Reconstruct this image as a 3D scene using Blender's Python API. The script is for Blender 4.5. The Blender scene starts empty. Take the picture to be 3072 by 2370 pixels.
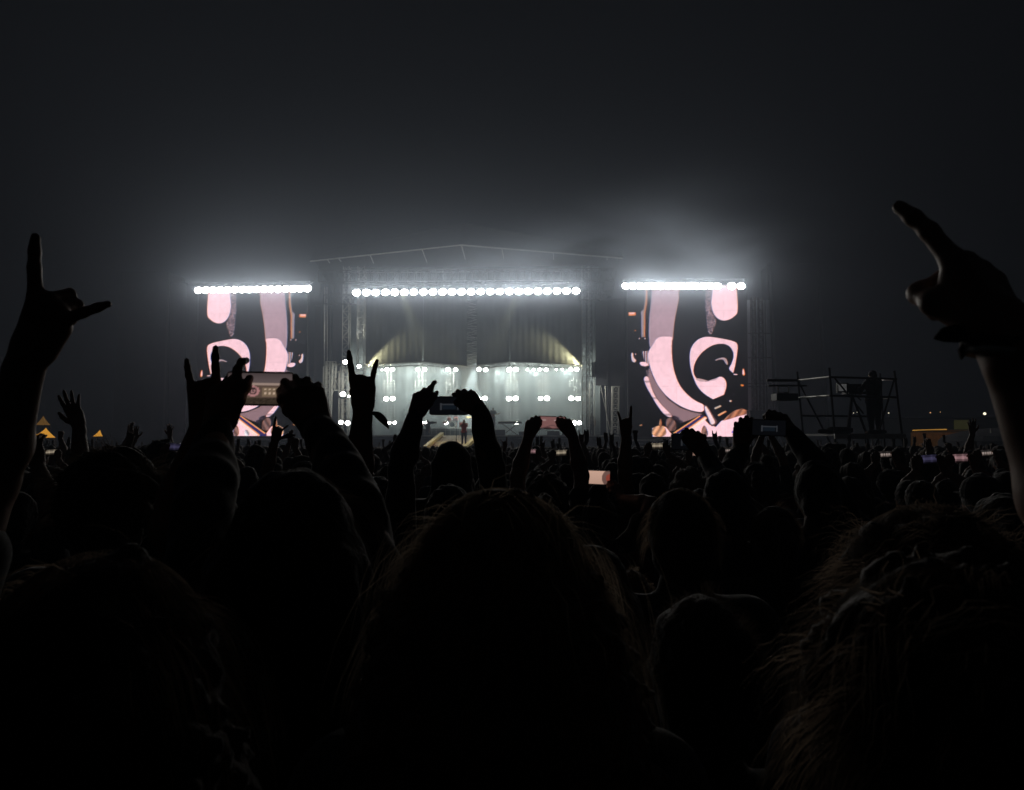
import bpy, math, random
import numpy as np
from mathutils import Vector, Matrix

R = math.radians
random.seed(7)
rng = np.random.default_rng(11)
C = bpy.context.scene.collection
SC = bpy.context.scene

# ------------------------------------------------------------------ camera
F, CX, CY = 2320.0, 1536.0, 1185.0
EYE = Vector((0, 0, 1.85))
PITCH = math.atan(125 / F)
cam_data = bpy.data.cameras.new('camera')
cam = bpy.data.objects.new('camera', cam_data)
C.objects.link(cam)
cam.location = EYE
cam.rotation_euler = (math.pi / 2 + PITCH, 0, 0)
cam_data.sensor_width = 36
cam_data.lens = 36 * F / 3072
cam_data.clip_start = 0.02
cam_data.clip_end = 2000
cam_data.dof.use_dof = True
cam_data.dof.focus_distance = 45
cam_data.dof.aperture_fstop = 11
SC.camera = cam

# ------------------------------------------------------------------ world, exposure
world = bpy.data.worlds.new('World')
SC.world = world
world.use_nodes = True
bg = world.node_tree.nodes['Background']
bg.inputs[0].default_value = (0.6, 0.72, 1.0, 1)
bg.inputs[1].default_value = 0.0009
SC.view_settings.view_transform = 'Standard'
SC.view_settings.look = 'None'
SC.view_settings.exposure = 0.5
SC.view_settings.gamma = 1
cy = SC.cycles
cy.use_denoising = True
cy.max_bounces = 5
cy.diffuse_bounces = 2
cy.glossy_bounces = 2
cy.transmission_bounces = 2
cy.transparent_max_bounces = 12
cy.volume_bounces = 0
cy.sample_clamp_indirect = 2.0
cy.volume_step_rate = 1.0
cy.volume_max_steps = 64
cy.caustics_reflective = False
cy.caustics_refractive = False

# ------------------------------------------------------------------ pixel helpers
FWD = Vector((0, math.cos(PITCH), math.sin(PITCH)))
UP = Vector((0, -math.sin(PITCH), math.cos(PITCH)))
def ray(px, py):
    return FWD + Vector(((px - CX) / F, 0, 0)) + UP * ((CY - py) / F)
def at(px, py, Y):
    d = ray(px, py)
    return EYE + d * (Y / d.y)
YAW = R(2.7)
P0 = Vector((0, 60, 0))
UAX = Vector((math.cos(YAW), -math.sin(YAW), 0))
NAX = Vector((math.sin(YAW), math.cos(YAW), 0))
STG = Matrix.Translation(P0) @ Matrix.Rotation(-YAW, 4, 'Z')
def S(px, py, d=0.0):
    """pixel -> (u, d, z) in the stage's own frame on the plane d metres behind its front"""
    r = ray(px, py)
    t = (d - (EYE - P0).dot(NAX)) / r.dot(NAX)
    p = EYE + r * t
    return Vector(((p - P0).dot(UAX), d, p.z))

# ------------------------------------------------------------------ materials
def mat(name, color, rough=0.7, metal=0.0, noise=0.0, nscale=8.0, emit=None, estr=0.0, bump=0.0, trans=None, sheen=0.0, spec=0.5):
    m = bpy.data.materials.new(name)
    m.use_nodes = True
    nt = m.node_tree
    b = nt.nodes['Principled BSDF']
    b.inputs['Base Color'].default_value = (*color, 1)
    b.inputs['Roughness'].default_value = rough
    b.inputs['Metallic'].default_value = metal
    b.inputs['Specular IOR Level'].default_value = spec
    if sheen:
        b.inputs['Sheen Weight'].default_value = sheen
        b.inputs['Sheen Roughness'].default_value = 0.4
    if noise or bump:
        tc = nt.nodes.new('ShaderNodeTexCoord')
        n = nt.nodes.new('ShaderNodeTexNoise')
        n.inputs['Scale'].default_value = nscale
        n.inputs['Detail'].default_value = 5
        nt.links.new(tc.outputs['Object'], n.inputs['Vector'])
        if noise:
            r = nt.nodes.new('ShaderNodeValToRGB')
            r.color_ramp.elements[0].position = 0.3
            r.color_ramp.elements[1].position = 0.7
            r.color_ramp.elements[0].color = (*[c * (1 - noise) for c in color], 1)
            r.color_ramp.elements[1].color = (*[min(1, c * (1 + noise)) for c in color], 1)
            nt.links.new(n.outputs['Fac'], r.inputs[0])
            nt.links.new(r.outputs[0], b.inputs['Base Color'])
        if bump:
            bp = nt.nodes.new('ShaderNodeBump')
            bp.inputs['Strength'].default_value = bump
            bp.inputs['Distance'].default_value = 0.02
            nt.links.new(n.outputs['Fac'], bp.inputs['Height'])
            nt.links.new(bp.outputs[0], b.inputs['Normal'])
    if emit:
        b.inputs['Emission Color'].default_value = (*emit, 1)
        b.inputs['Emission Strength'].default_value = estr
    if trans:
        out = nt.nodes['Material Output']
        t = nt.nodes.new('ShaderNodeBsdfTranslucent')
        t.inputs[0].default_value = (*trans, 1)
        mx = nt.nodes.new('ShaderNodeMixShader')
        mx.inputs[0].default_value = 0.65 if 'hair' in name else 0.5
        nt.links.new(b.outputs[0], mx.inputs[1])
        nt.links.new(t.outputs[0], mx.inputs[2])
        nt.links.new(mx.outputs[0], out.inputs[0])
    return m
def lamp_mat(name, color, strength, sampled=True):
    m = bpy.data.materials.new(name)
    m.use_nodes = True
    nt = m.node_tree
    nt.nodes.clear()
    e = nt.nodes.new('ShaderNodeEmission')
    e.inputs[0].default_value = (*color, 1)
    e.inputs[1].default_value = strength
    o = nt.nodes.new('ShaderNodeOutputMaterial')
    nt.links.new(e.outputs[0], o.inputs[0])
    m.cycles.emission_sampling = 'FRONT' if sampled else 'NONE'
    return m
M = {}
M['ground'] = mat('trampled_grass', (0.035, 0.04, 0.02), 0.95, noise=0.5, nscale=1.5, bump=0.4)
M['steel'] = mat('galvanised_steel', (0.45, 0.46, 0.44), 0.45, 0.6, noise=0.2)
M['alu'] = mat('aluminium_truss', (0.6, 0.6, 0.55), 0.4, 0.5, noise=0.15)
M['dark_steel'] = mat('dark_painted_steel', (0.05, 0.05, 0.055), 0.5, 0.3, noise=0.3)
M['black_cloth'] = mat('black_scrim_cloth', (0.03, 0.03, 0.033), 0.95, noise=0.3, nscale=1.2, bump=0.3)
M['grey_cloth'] = mat('grey_drape_cloth', (0.16, 0.165, 0.15), 0.95, noise=0.2, nscale=0.8, bump=0.2)
M['back_cloth'] = mat('pale_backdrop_cloth', (0.42, 0.47, 0.46), 0.9, noise=0.18, nscale=0.5)
M['deck'] = mat('stage_deck_ply', (0.06, 0.06, 0.06), 0.5, noise=0.3, nscale=3)
M['ramp'] = mat('warm_ramp_boards', (0.45, 0.36, 0.2), 0.6, noise=0.3, nscale=5)
M['gold'] = mat('gold_painted_edge', (0.8, 0.62, 0.2), 0.4, noise=0.15)
M['lens_main'] = lamp_mat('lamp_lens_bright', (1.0, 0.95, 0.86), 60.0)
M['lens_small'] = lamp_mat('lamp_lens', (1.0, 0.97, 0.9), 34.0)
M['housing'] = mat('lamp_housing_black', (0.03, 0.03, 0.03), 0.5, 0.2)

# ------------------------------------------------------------------ object helpers
def tag(o, label=None, cat=None, group=None, kind=None):
    if label: o['label'] = label
    if cat: o['category'] = cat
    if group: o['group'] = group
    if kind: o['kind'] = kind
    return o
def empty(name, loc=(0, 0, 0), M4=None):
    o = bpy.data.objects.new(name, None)
    o.empty_display_size = 0.1
    C.objects.link(o)
    o.matrix_world = (M4 if M4 is not None else Matrix.Identity(4)) @ Matrix.Translation(Vector(loc))
    return o
def thing(name, label, cat, loc=(0, 0, 0), group=None, stage=False):
    return tag(empty(name, loc, STG if stage else None), label, cat, group)
def mesh_obj(name, verts, faces, m, parent=None, smooth=False, origin=(0, 0, 0), stage=False, mats=None, midx=None):
    me = bpy.data.meshes.new(name)
    ov = Vector(origin)
    if isinstance(verts, np.ndarray):
        v = verts - np.array(ov)
        me.vertices.add(len(v))
        me.vertices.foreach_set('co', v.astype(np.float32).ravel())
        k = faces.shape[1]
        me.loops.add(len(faces) * k)
        me.loops.foreach_set('vertex_index', faces.astype(np.int32).ravel())
        me.polygons.add(len(faces))
        me.polygons.foreach_set('loop_start', np.arange(0, len(faces) * k, k, dtype=np.int32))
        me.polygons.foreach_set('loop_total', np.full(len(faces), k, dtype=np.int32))
        me.update(calc_edges=True)
    else:
        me.from_pydata([tuple(Vector(v) - ov) for v in verts], [], faces)
    for mm in (mats or [m]): me.materials.append(mm)
    if midx is not None: me.polygons.foreach_set('material_index', midx)
    if smooth: me.polygons.foreach_set('use_smooth', np.ones(len(me.polygons), dtype=bool))
    me.update()
    o = bpy.data.objects.new(name, me)
    C.objects.link(o)
    if parent is not None:
        o.parent = parent
    else:
        o.matrix_world = (STG if stage else Matrix.Identity(4)) @ Matrix.Translation(ov)
    return o
class MB:
    def __init__(s): s.v = []; s.f = []
    def box(s, a, b):
        x0, y0, z0 = [min(p, q) for p, q in zip(a, b)]; x1, y1, z1 = [max(p, q) for p, q in zip(a, b)]
        n = len(s.v)
        s.v += [(x, y, z) for z in (z0, z1) for x, y in ((x0, y0), (x1, y0), (x1, y1), (x0, y1))]
        s.f += [tuple(n + i for i in q) for q in ((3, 2, 1, 0), (4, 5, 6, 7), (0, 1, 5, 4), (1, 2, 6, 5), (2, 3, 7, 6), (3, 0, 4, 7))]
        return s
    def tube(s, a, b, r, n=5, r2=None, cap=True):
        a = Vector(a); b = Vector(b); d = b - a
        if d.length < 1e-6: return s
        d.normalize(); r2 = r if r2 is None else r2
        q = d.orthogonal().normalized(); w = d.cross(q); k = len(s.v)
        for c, rr in ((a, r), (b, r2)):
            s.v += [tuple(c + (q * math.cos(2 * math.pi * i / n) + w * math.sin(2 * math.pi * i / n)) * rr) for i in range(n)]
        s.f += [(k + i, k + (i + 1) % n, k + n + (i + 1) % n, k + n + i) for i in range(n)]
        if cap: s.f += [tuple(k + i for i in range(n))[::-1], tuple(k + n + i for i in range(n))]
        return s
    def path(s, pts, r, n=5):
        for a, b in zip(pts, pts[1:]): s.tube(a, b, r, n)
        return s
    def prism(s, poly, off):
        """poly: list of 3-D points; extruded by vector off"""
        k = len(s.v); n = len(poly); off = Vector(off)
        s.v += [tuple(p) for p in poly] + [tuple(Vector(p) + off) for p in poly]
        s.f += [tuple(k + i for i in range(n))[::-1], tuple(k + n + i for i in range(n))]
        s.f += [(k + i, k + (i + 1) % n, k + n + (i + 1) % n, k + n + i) for i in range(n)]
        return s
    def lathe(s, c, axis, prof, n=12, cap=True):
        c = Vector(c); d = Vector(axis).normalized(); q = d.orthogonal().normalized(); w = d.cross(q); k = len(s.v)
        for t, r in prof:
            s.v += [tuple(c + d * t + (q * math.cos(2 * math.pi * i / n) + w * math.sin(2 * math.pi * i / n)) * r) for i in range(n)]
        for j in range(len(prof) - 1):
            s.f += [(k + j * n + i, k + j * n + (i + 1) % n, k + (j + 1) * n + (i + 1) % n, k + (j + 1) * n + i) for i in range(n)]
        if cap: s.f += [tuple(k + i for i in range(n))[::-1], tuple(k + (len(prof) - 1) * n + i for i in range(n))]
        return s
    def truss(s, a, b, w, bays, r=0.025, rb=0.014, side=None):
        """square box truss between a and b"""
        a = Vector(a); b = Vector(b); d = (b - a).normalized()
        q = Vector(side) if side else d.orthogonal(); q = (q - d * q.dot(d)).normalized(); e = d.cross(q)
        cs = [(q * i + e * j) * (w / 2) for i, j in ((-1, -1), (1, -1), (1, 1), (-1, 1))]
        for c in cs: s.tube(a + c, b + c, r, 4)
        for k in range(bays):
            p = a.lerp(b, k / bays); p2 = a.lerp(b, (k + 1) / bays)
            for i in range(4):
                c0, c1 = cs[i], cs[(i + 1) % 4]
                s.tube(p + c0, p + c1, rb, 3, cap=False)
                s.tube(p + (c0 if k % 2 else c1), p2 + (c1 if k % 2 else c0), rb, 3, cap=False)
        return s
    def build(s, name, m, parent=None, origin=(0, 0, 0), stage=False, smooth=False):
        return mesh_obj(name, s.v, s.f, m, parent, smooth, origin, stage)
def copy_tree(o, parent=None):
    c = o.copy(); C.objects.link(c)
    if parent is not None: c.parent = parent
    for ch in o.children: copy_tree(ch, c)
    return c

M['pale_strip'] = mat('translucent_pale_cladding', (.4, .42, .42), .8, noise=.2, nscale=1.5, trans=(.6, .66, .72))
GF = -0.56
def gz(y): return -0.0125 * min(max(y - 8, 0), 44.8)      # the field falls gently towards the stage
M['pole_strip'] = mat('dull_pole_paint', (.1, .1, .11), .8, noise=.2, nscale=1.5, trans=(.10, .11, .12))

# ================================================================== ground
N = 40
tag(mesh_obj('ground', [(x, y, z) for y, z in ((-60, 0), (8, 0), (52.8, GF), (500, GF)) for x in (-400, 400)], [(0, 1, 3, 2), (2, 3, 5, 4), (4, 5, 7, 6)], M['ground']), kind='structure')

# ================================================================== stage
ZD = S(1383, 1306, 0).z            # deck height
def zat(y, d=0): return S(1383, y, d).z
def uat(x, d=0): return S(x, 1100, d).x
UL, UR = uat(1000), uat(1810)
st = thing('concert_stage', 'wide concert stage under a shallow gabled roof at the far end of the field', 'stage', (uat(1390), 0, 0), stage=True)
O = (uat(1390), 0, 0)
m = MB(); m.box((uat(940), 0.0, ZD - 0.25), (uat(1860), 12, ZD)); m.build('deck', M['deck'], st, O)
m = MB()
for i in range(26):
    a = uat(940) + (uat(1860) - uat(940)) * i / 26; b = uat(940) + (uat(1860) - uat(940)) * (i + 1) / 26
    m.box((a + .02, -0.06, GF), (b - .02, -0.003, ZD - 0.27))
m.build('deck_fascia', M['black_cloth'], st, O)
m = MB(); m.box((uat(945), -0.09, ZD - 0.09), (uat(1330) , -0.065, ZD + 0.01)); m.box((uat(1440), -0.09, ZD - 0.09), (uat(1855), -0.065, ZD + 0.01))
m.build('deck_edge', M['steel'], st, O)
# roof: front ridge tube and struts, sloping sheet behind
rf = [S(930, 784, -1), S(1383, 735, -1), S(1868, 775, -1)]
pk = [S(935, 762, 7), S(1385, 668, 7), S(1860, 752, 7)]
m = MB(); m.path(rf, 0.055, 6)
for i in range(2): m.tube(rf[i], rf[i + 1], 0.05, 6)
for x, yt, x2, y2 in ((983, 779, 989, 789), (1015, 775, 1023, 784), (1110, 764, 1121, 790), (1266, 748, 1281, 787), (1384, 735, 1396, 778), (1505, 745, 1512, 778), (1660, 757, 1661, 778), (1820, 771, 1822, 779)):
    m.tube(S(x, yt, -1), S(x2, y2, 0.2), 0.045, 4)
m.build('roof_edge_tube', M['alu'], st, O)
m = MB()
def sheet(mb, a, b, c, d, t=0.05): mb.prism([a, b, c, d], (0, 0, -t))
up = Vector((0, 0.02, 0.12))
sheet(m, rf[0] + up, rf[1] + up, pk[1], pk[0]); sheet(m, rf[1] + up, rf[2] + up, pk[2], pk[1])
sheet(m, pk[0], pk[1], Vector((pk[1].x, 15, rf[1].z + 1.0)), Vector((pk[0].x, 15, rf[0].z)))
sheet(m, pk[1], pk[2], Vector((pk[2].x, 15, rf[2].z)), Vector((pk[1].x, 15, rf[1].z + 1.0)))
m.build('roof_canopy', M['black_cloth'], st, O)
# header trusses under the roof
m = MB()
m.truss(S(960, 832, 0), S(1840, 826, 0), 0.9, 40, .04, .022, side=(0, 1, 0))
m.truss(S(975, 900, .4), S(1065, 898, .4), 0.7, 6, .035, .02, side=(0, 1, 0))
m.truss(S(1735, 888, .4), S(1835, 886, .4), 0.7, 6, .035, .02, side=(0, 1, 0))
for xx in (990, 1010, 1790, 1815):
    m.tube(S(xx, 830, 0), S(xx + random.uniform(-14, 14), 895, .3), .035, 4)
for k in range(14):
    x = random.uniform(950, 1080) if k % 2 else random.uniform(1740, 1850)
    m.tube(S(x, random.uniform(800, 840), .2), S(x + random.uniform(-25, 25), random.uniform(850, 900), .2), .025, 4)
m.build('header_truss', M['dark_steel'], st, O)
for x, w in ((1038, .9), (1083, 1.0), (1757, 1.0), (1768, .8)):
    m = MB(); z1 = S(x, 800, 1).z
    m.truss((uat(x, 1), 1, ZD), (uat(x, 1), 1, z1), w * .55, 26, .035, .02, side=(1, 0, 0)); m.build('roof_column', M['alu'] if x != 1768 else M['dark_steel'], st, O)
m = MB(); m.box((uat(1410, 8) - .75, 8, ZD), (uat(1410, 8) + .75, 8.3, zat(900, 8))); m.build('centre_pylon_cladding', M['grey_cloth'], st, O)
m = MB(); m.truss((uat(1417, 7), 7, zat(1100, 7)), (uat(1417, 7), 7, zat(900, 7)), 1.4, 12, .035, .02, side=(1, 0, 0)); m.build('centre_truss', M['alu'], st, O)
# side black walls flanking the stage opening
for qa, qb in (((uat(925), 1.4, GF), (uat(972), 2.0, zat(905))), ((uat(988), .9, zat(1085)), (uat(1035), 1.3, zat(885))), ((uat(1790), .9, zat(1155)), (uat(1826), 1.3, zat(880))), ((uat(1828), 1.4, GF), (uat(1880), 2.0, zat(890)))):
    MB().box(qa, qb).build('wing_mask', M['black_cloth'], st, O)
# drapes: wavy sheets
def drape(name, u0, u1, d, z0, z1, m_, parent, amp=0.02, pitch=0.55, n=None, z0b=None):
    n = n or max(8, int(abs(u1 - u0) / 0.08)); v = []; f = []
    z0b = z0 if z0b is None else z0b
    for j in range(2):
        for i in range(n + 1):
            t = i / n; u = u0 + (u1 - u0) * t
            v.append((u, d + amp * math.sin(2 * math.pi * u / pitch) * (1 if j == 0 else .5), (z0 + (z0b - z0) * t) if j == 0 else z1))
    v += [(x, y + .03, z) for x, y, z in v]; k = 2 * (n + 1)
    for i in range(n):
        f.append((i, i + 1, n + 2 + i, n + 1 + i)); f.append((k + n + 1 + i, k + n + 2 + i, k + i + 1, k + i))
        f.append((i + 1, i, k + i, k + i + 1)); f.append((n + 1 + i, n + 2 + i, k + n + 2 + i, k + n + 1 + i))
    return mesh_obj(name, v, f, m_, parent, True, O)
drape('backdrop', uat(1040, 10), uat(1800, 10), 10, ZD, zat(800, 10), M['back_cloth'], st, .05, .9)
drape('upper_drape', uat(1095, 4), uat(1268, 4), 4, zat(1095, 4), zat(880, 4), M['grey_cloth'], st, .015, .5, z0b=zat(1087, 4))
drape('upper_drape', uat(1269, 4), uat(1400, 4), 4.1, zat(1087, 4), zat(880, 4), M['grey_cloth'], st, .015, .5, z0b=zat(1101, 4))
drape('upper_drape', uat(1430, 4), uat(1529, 4), 4.1, zat(1098, 4), zat(880, 4), M['grey_cloth'], st, .015, .5, z0b=zat(1088, 4))
drape('upper_drape', uat(1530, 4), uat(1746, 4), 4, zat(1087, 4), zat(880, 4), M['grey_cloth'], st, .015, .5, z0b=zat(1098, 4))
for pts in (((1095, 1098), (1268, 1091), (1400, 1105)), ((1430, 1101), (1530, 1091), (1746, 1100))):
    m = MB(); P = [S(x, y, 3.6) for x, y in pts]
    for a, b in zip(P, P[1:]):
        m.truss(a, b, 0.3, 16, .03, .02, side=(0, 1, 0))
    m.build('drape_truss', M['alu'], st, O)

# ---- LED screens
def raster(polys, W, H, scale, x0, y0, ss=2):
    img = np.zeros((H * ss, W * ss, 3), np.float32)
    yy, xx = np.mgrid[0:H * ss, 0:W * ss]
    X = x0 + (xx + .5) / ss * scale; Y = y0 + (yy + .5) / ss * scale
    for pts, col, fx in polys:
        p = np.array(pts, float)
        # round the outline (two Chaikin passes) unless sharp
        if 's' not in fx:
            for _ in range(2):
                q = np.roll(p, -1, 0); p = np.stack([p * .75 + q * .25, p * .25 + q * .75], 1).reshape(-1, 2)
        xa, ya = p.min(0); xb, yb = p.max(0)
        c0, c1 = max(0, int((xa - x0) / scale * ss) - 1), min(W * ss, int((xb - x0) / scale * ss) + 2)
        r0, r1 = max(0, int((ya - y0) / scale * ss) - 1), min(H * ss, int((yb - y0) / scale * ss) + 2)
        if c1 <= c0 or r1 <= r0: continue
        Xs = X[r0:r1, c0:c1]; Ys = Y[r0:r1, c0:c1]; ins = np.zeros(Xs.shape, bool)
        for (ax, ay), (bx, by) in zip(p, np.roll(p, -1, 0)):
            if ay == by: continue
            c = ((ay > Ys) != (by > Ys)) & (Xs < (bx - ax) * (Ys - ay) / (by - ay) + ax); ins ^= c
        col = (np.array(col) / 255.0) ** 2.2
        sub = img[r0:r1, c0:c1]
        k = np.ones(Xs.shape, np.float32)
        if 'n' in fx: q = rng.random((Xs.shape[0] // 3 + 1, Xs.shape[1] // 3 + 1)).repeat(3, 0).repeat(3, 1)[:Xs.shape[0], :Xs.shape[1]]; k = np.where(q > .6, q * 1.1, .12)
        if 'h' in fx: k = .55 + .45 * np.sin(np.arctan2(Ys - 900, Xs - 1050) * 260) * (rng.random(Xs.shape) * .6 + .4)
        if 'q' in fx: k = np.where(np.sin(Ys / 22) > .93, .45, rng.uniform(.85, 1, Xs.shape))
        if 'v' in fx: k = (np.sin(Xs / 3.0) > -.1) * 1.0
        if 'r' in fx: k = np.clip(.75 + .35 * np.sin(Xs * .11 + Ys * .07) + rng.uniform(-.35, .2, Xs.shape), 0.05, 1.1)
        sub[ins] = (col[None, None] * k[..., None])[ins]
    img = img.reshape(H, ss, W, ss, 3).mean((1, 3))
    return img
PK = (252, 203, 213); MV = (170, 139, 150); OR = (235, 130, 60); DK = (0, 0, 0)
LED = [
 ([(1008,300),(1202,300),(1202,345),(1215,560),(1180,595),(1140,622),(1090,632),(1045,615),(1010,575),(995,520),(980,490),(992,470),(1000,400)], PK, ''),
 ([(945,350),(1003,350),(990,480),(1005,570),(1035,625),(1010,700),(985,750),(960,720),(950,620),(938,500)], (170,138,150), 'sn'),
 ([(495,300),(745,300),(745,345),(715,395),(725,430),(700,540),(680,640),(668,760),(668,800),(500,830),(470,870),(465,700),(475,560),(490,440)], MV, ''),
 ([(540,760),(660,762),(660,775),(655,870),(660,980),(680,1080),(720,1180),(790,1260),(860,1310),(925,1335),(915,1400),(820,1385),(730,1350),(640,1290),(570,1220),(520,1140),(480,1040),(460,960),(458,885),(500,830)], PK, ''),
 ([(470,1020),(500,1110),(550,1200),(620,1290),(720,1360),(820,1395),(905,1412),(800,1460),(740,1480),(680,1450),(600,1370),(540,1290),(490,1200),(455,1100),(460,1040)], (175,138,145), 'sh'),
 ([(415,1105),(455,1090),(470,1150),(500,1240),(560,1330),(640,1410),(660,1440),(600,1430),(530,1340),(480,1250),(440,1180)], PK, 'q'),
 ([(1165,1070),(1165,1070),(1165,1070),(1185,990),(1200,900),(1208,835),(1180,802),(1000,768),(940,763),(870,788),(818,850),(803,930),(812,1030),(835,1110),(870,1190),(930,1250),(995,1288),(995,1288),(1085,1250),(1085,1250),(1112,1170),(1095,1118),(1060,1096),(1020,1115),(960,1142),(900,1140),(850,1110),(830,1050),(850,970),(910,890),(990,835),(1070,820),(1130,835),(1165,880),(1174,930),(1150,1000),(1125,1035)], PK, ''),
 ([(845,1120),(870,1110),(990,1145),(1060,1100),(1020,1115),(900,1150)], (190,155,160), ''),
 ([(1015,960),(1060,942),(1100,940),(1120,970),(1120,1010),(1100,985),(1085,955),(1050,955),(1020,966)], (180,150,156), ''),
 ([(436,345),(456,345),(450,480),(435,560),(432,765),(405,765),(405,600),(400,550),(425,530),(436,450)], (150,128,138), 's'),
 ([(446,345),(458,345),(452,480),(437,560),(434,765),(424,765),(426,560),(440,470)], (190,120,80), 's'),
 ([(296,555),(357,553),(357,580),(298,582)], OR, 's'), ([(302,558),(352,556),(348,568),(304,568)], PK, 's'),
 ([(315,893),(335,900),(335,940),(362,960),(345,980),(320,965)], (225,190,195), ''),
 ([(350,905),(358,905),(358,912),(350,912)], PK, ''), ([(383,772),(391,772),(391,780),(383,780)], PK, ''), ([(430,772),(438,772),(438,780),(430,780)], PK, ''), ([(346,704),(356,704),(356,712),(346,712)], OR, ''),
 ([(412,885),(455,880),(470,1010),(430,1000)], (210,175,182), 'sv'),
 ([(385,972),(440,975),(460,1000),(440,1012),(395,1005)], PK, ''),
 ([(440,1035),(468,1060),(460,1100),(440,1080)], (120,95,100), 'r'),
 ([(1243,1028),(1256,1040),(1262,1095),(1238,1088)], OR, ''), ([(1246,1036),(1253,1045),(1257,1086),(1242,1082)], PK, ''),
 ([(1222,1166),(1250,1168),(1248,1180),(1228,1180)], OR, ''), ([(1165,1078),(1200,1080),(1198,1088),(1168,1084)], PK, ''),
 # bottom picture
 ([(600,1450),(640,1440),(680,1470),(690,1540),(640,1560),(605,1530)], (130,95,90), 'r'),
 ([(490,1600),(488,1530),(545,1510),(600,1520),(650,1585),(900,1432),(960,1500),(1015,1520),(1060,1470),(1150,1440),(1250,1400),(1284,1412),(1286,1600)], PK, 's'),
 ([(485,1600),(485,1528),(545,1505),(600,1515),(610,1600)], (240,170,130), 'r'),
 ([(1075,1468),(1110,1430),(1160,1388),(1230,1366),(1276,1385),(1282,1412),(1200,1432),(1140,1452)], (190,120,90), 'sr'),
 ([(1135,1585),(1215,1525),(1232,1575),(1190,1590)], (40,42,60), ''), ([(1140,1562),(1214,1498),(1228,1512),(1158,1575)], (40,80,200), 's'),
 ([(640,1582),(890,1425),(925,1428),(700,1600),(640,1600)], (45,40,90), 's'), ([(700,1590),(920,1432),(940,1436),(725,1600)], (240,140,70), 's'), ([(715,1592),(925,1440),(945,1445),(750,1600)], (250,215,205), 's'),
 ([(650,1575),(880,1425),(888,1430),(660,1582)], (235,150,90), 's'),
 ([(900,1520),(930,1500),(960,1600),(890,1600)], (150,110,100), 'r'), ([(795,1560),(840,1540),(850,1600),(800,1600)], (250,235,240), 'r'),
 ([(545,1470),(558,1440),(570,1520),(545,1520)], (170,110,80), 'r'),
 ([(912,1345),(935,1332),(962,1365),(1003,1440),(1032,1478),(1000,1512),(970,1515),(948,1440),(925,1400)], (90,70,75), ''),
 ([(922,1350),(935,1345),(955,1375),(990,1440),(1012,1480),(995,1498),(975,1500),(955,1440),(935,1400)], (240,205,212), ''),
 ([(1003,1360),(1055,1338),(1062,1350),(1010,1372)], (190,165,150), 's'), ([(1030,1418),(1095,1384),(1104,1394),(1040,1430)], (220,150,110), 's'),
 ([(1130,1298),(1148,1298),(1148,1310),(1130,1310)], (220,180,170), ''), ([(378,1505),(405,1495),(400,1508),(384,1512)], (160,110,80), ''),
 ([(645,1420),(700,1432),(720,1455),(690,1462),(650,1450)], (60,45,55), 'r'), ([(690,1455),(745,1465),(740,1490),(700,1478)], (60,45,55), 'r'),
]
def screen_mat(name, strength):
    m = bpy.data.materials.new(name); m.use_nodes = True; nt = m.node_tree; nt.nodes.clear()
    a = nt.nodes.new('ShaderNodeVertexColor'); a.layer_name = 'led'
    e = nt.nodes.new('ShaderNodeEmission'); e.inputs[1].default_value = strength
    g = nt.nodes.new('ShaderNodeBsdfGlossy'); g.inputs[0].default_value = (.03, .03, .03, 1); g.inputs[1].default_value = .4
    ad = nt.nodes.new('ShaderNodeAddShader'); o = nt.nodes.new('ShaderNodeOutputMaterial')
    nt.links.new(a.outputs[0], e.inputs[0]); nt.links.new(e.outputs[0], ad.inputs[0]); nt.links.new(g.outputs[0], ad.inputs[1]); nt.links.new(ad.outputs[0], o.inputs[0])
    m.cycles.emission_sampling = 'NONE'
    return m
M['led'] = screen_mat('led_wall_pixels', 1.02)
M['phone_screen'] = screen_mat('phone_screen_pixels', 0.42)
def picture_mesh(name, img, p00, pu, pv, m_, parent, origin):
    """img rows run from the top; p00 top-left corner, pu / pv full edge vectors"""
    H, W, _ = img.shape
    j, i = np.mgrid[0:H, 0:W]
    v = np.array(p00)[None, None] + ((i + .5) / W)[..., None] * np.array(pu) + ((j + .5) / H)[..., None] * np.array(pv)
    # stretch the outer ring to the true edges
    v = np.array(p00)[None, None] + (i / (W - 1))[..., None] * np.array(pu) + (j / (H - 1))[..., None] * np.array(pv)
    idx = (j * W + i)
    f = np.stack([idx[1:, :-1], idx[1:, 1:], idx[:-1, 1:], idx[:-1, :-1]], -1).reshape(-1, 4)
    o = mesh_obj(name, v.reshape(-1, 3), f, m_, parent, False, origin)
    at_ = o.data.color_attributes.new('led', 'FLOAT_COLOR', 'POINT')
    col = np.ones((H * W, 4), np.float32); col[:, :3] = img.reshape(-1, 3)
    at_.data.foreach_set('color', col.ravel())
    return o
LW, LH, LS, LX0, LY0 = 250, 318, 4.0, 290, 330
led = raster(LED, LW, LH, LS, LX0, LY0)
k = led.copy()                                       # slight colour fringe of the rig's camera feed
led[:, 1:, 0] = .6 * k[:, 1:, 0] + .4 * k[:, :-1, 0]; led[:, :-1, 2] = .6 * k[:, :-1, 2] + .4 * k[:, 1:, 2]
led *= (1 - .06 * (np.arange(LH) % 3 == 0))[:, None, None]
led *= (1 - .18 * (np.arange(LH) % 53 == 0))[:, None, None] * (1 - .14 * (np.arange(LW) % 50 == 0))[None, :, None]
led *= (1 + .035 * np.sin(np.arange(LH) / 31.0))[:, None, None] * rng.uniform(.93, 1.05, (LH // 6 + 1, LW // 6 + 1, 1)).repeat(6, 0).repeat(6, 1)[:LH, :LW]
DS = -0.6
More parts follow.
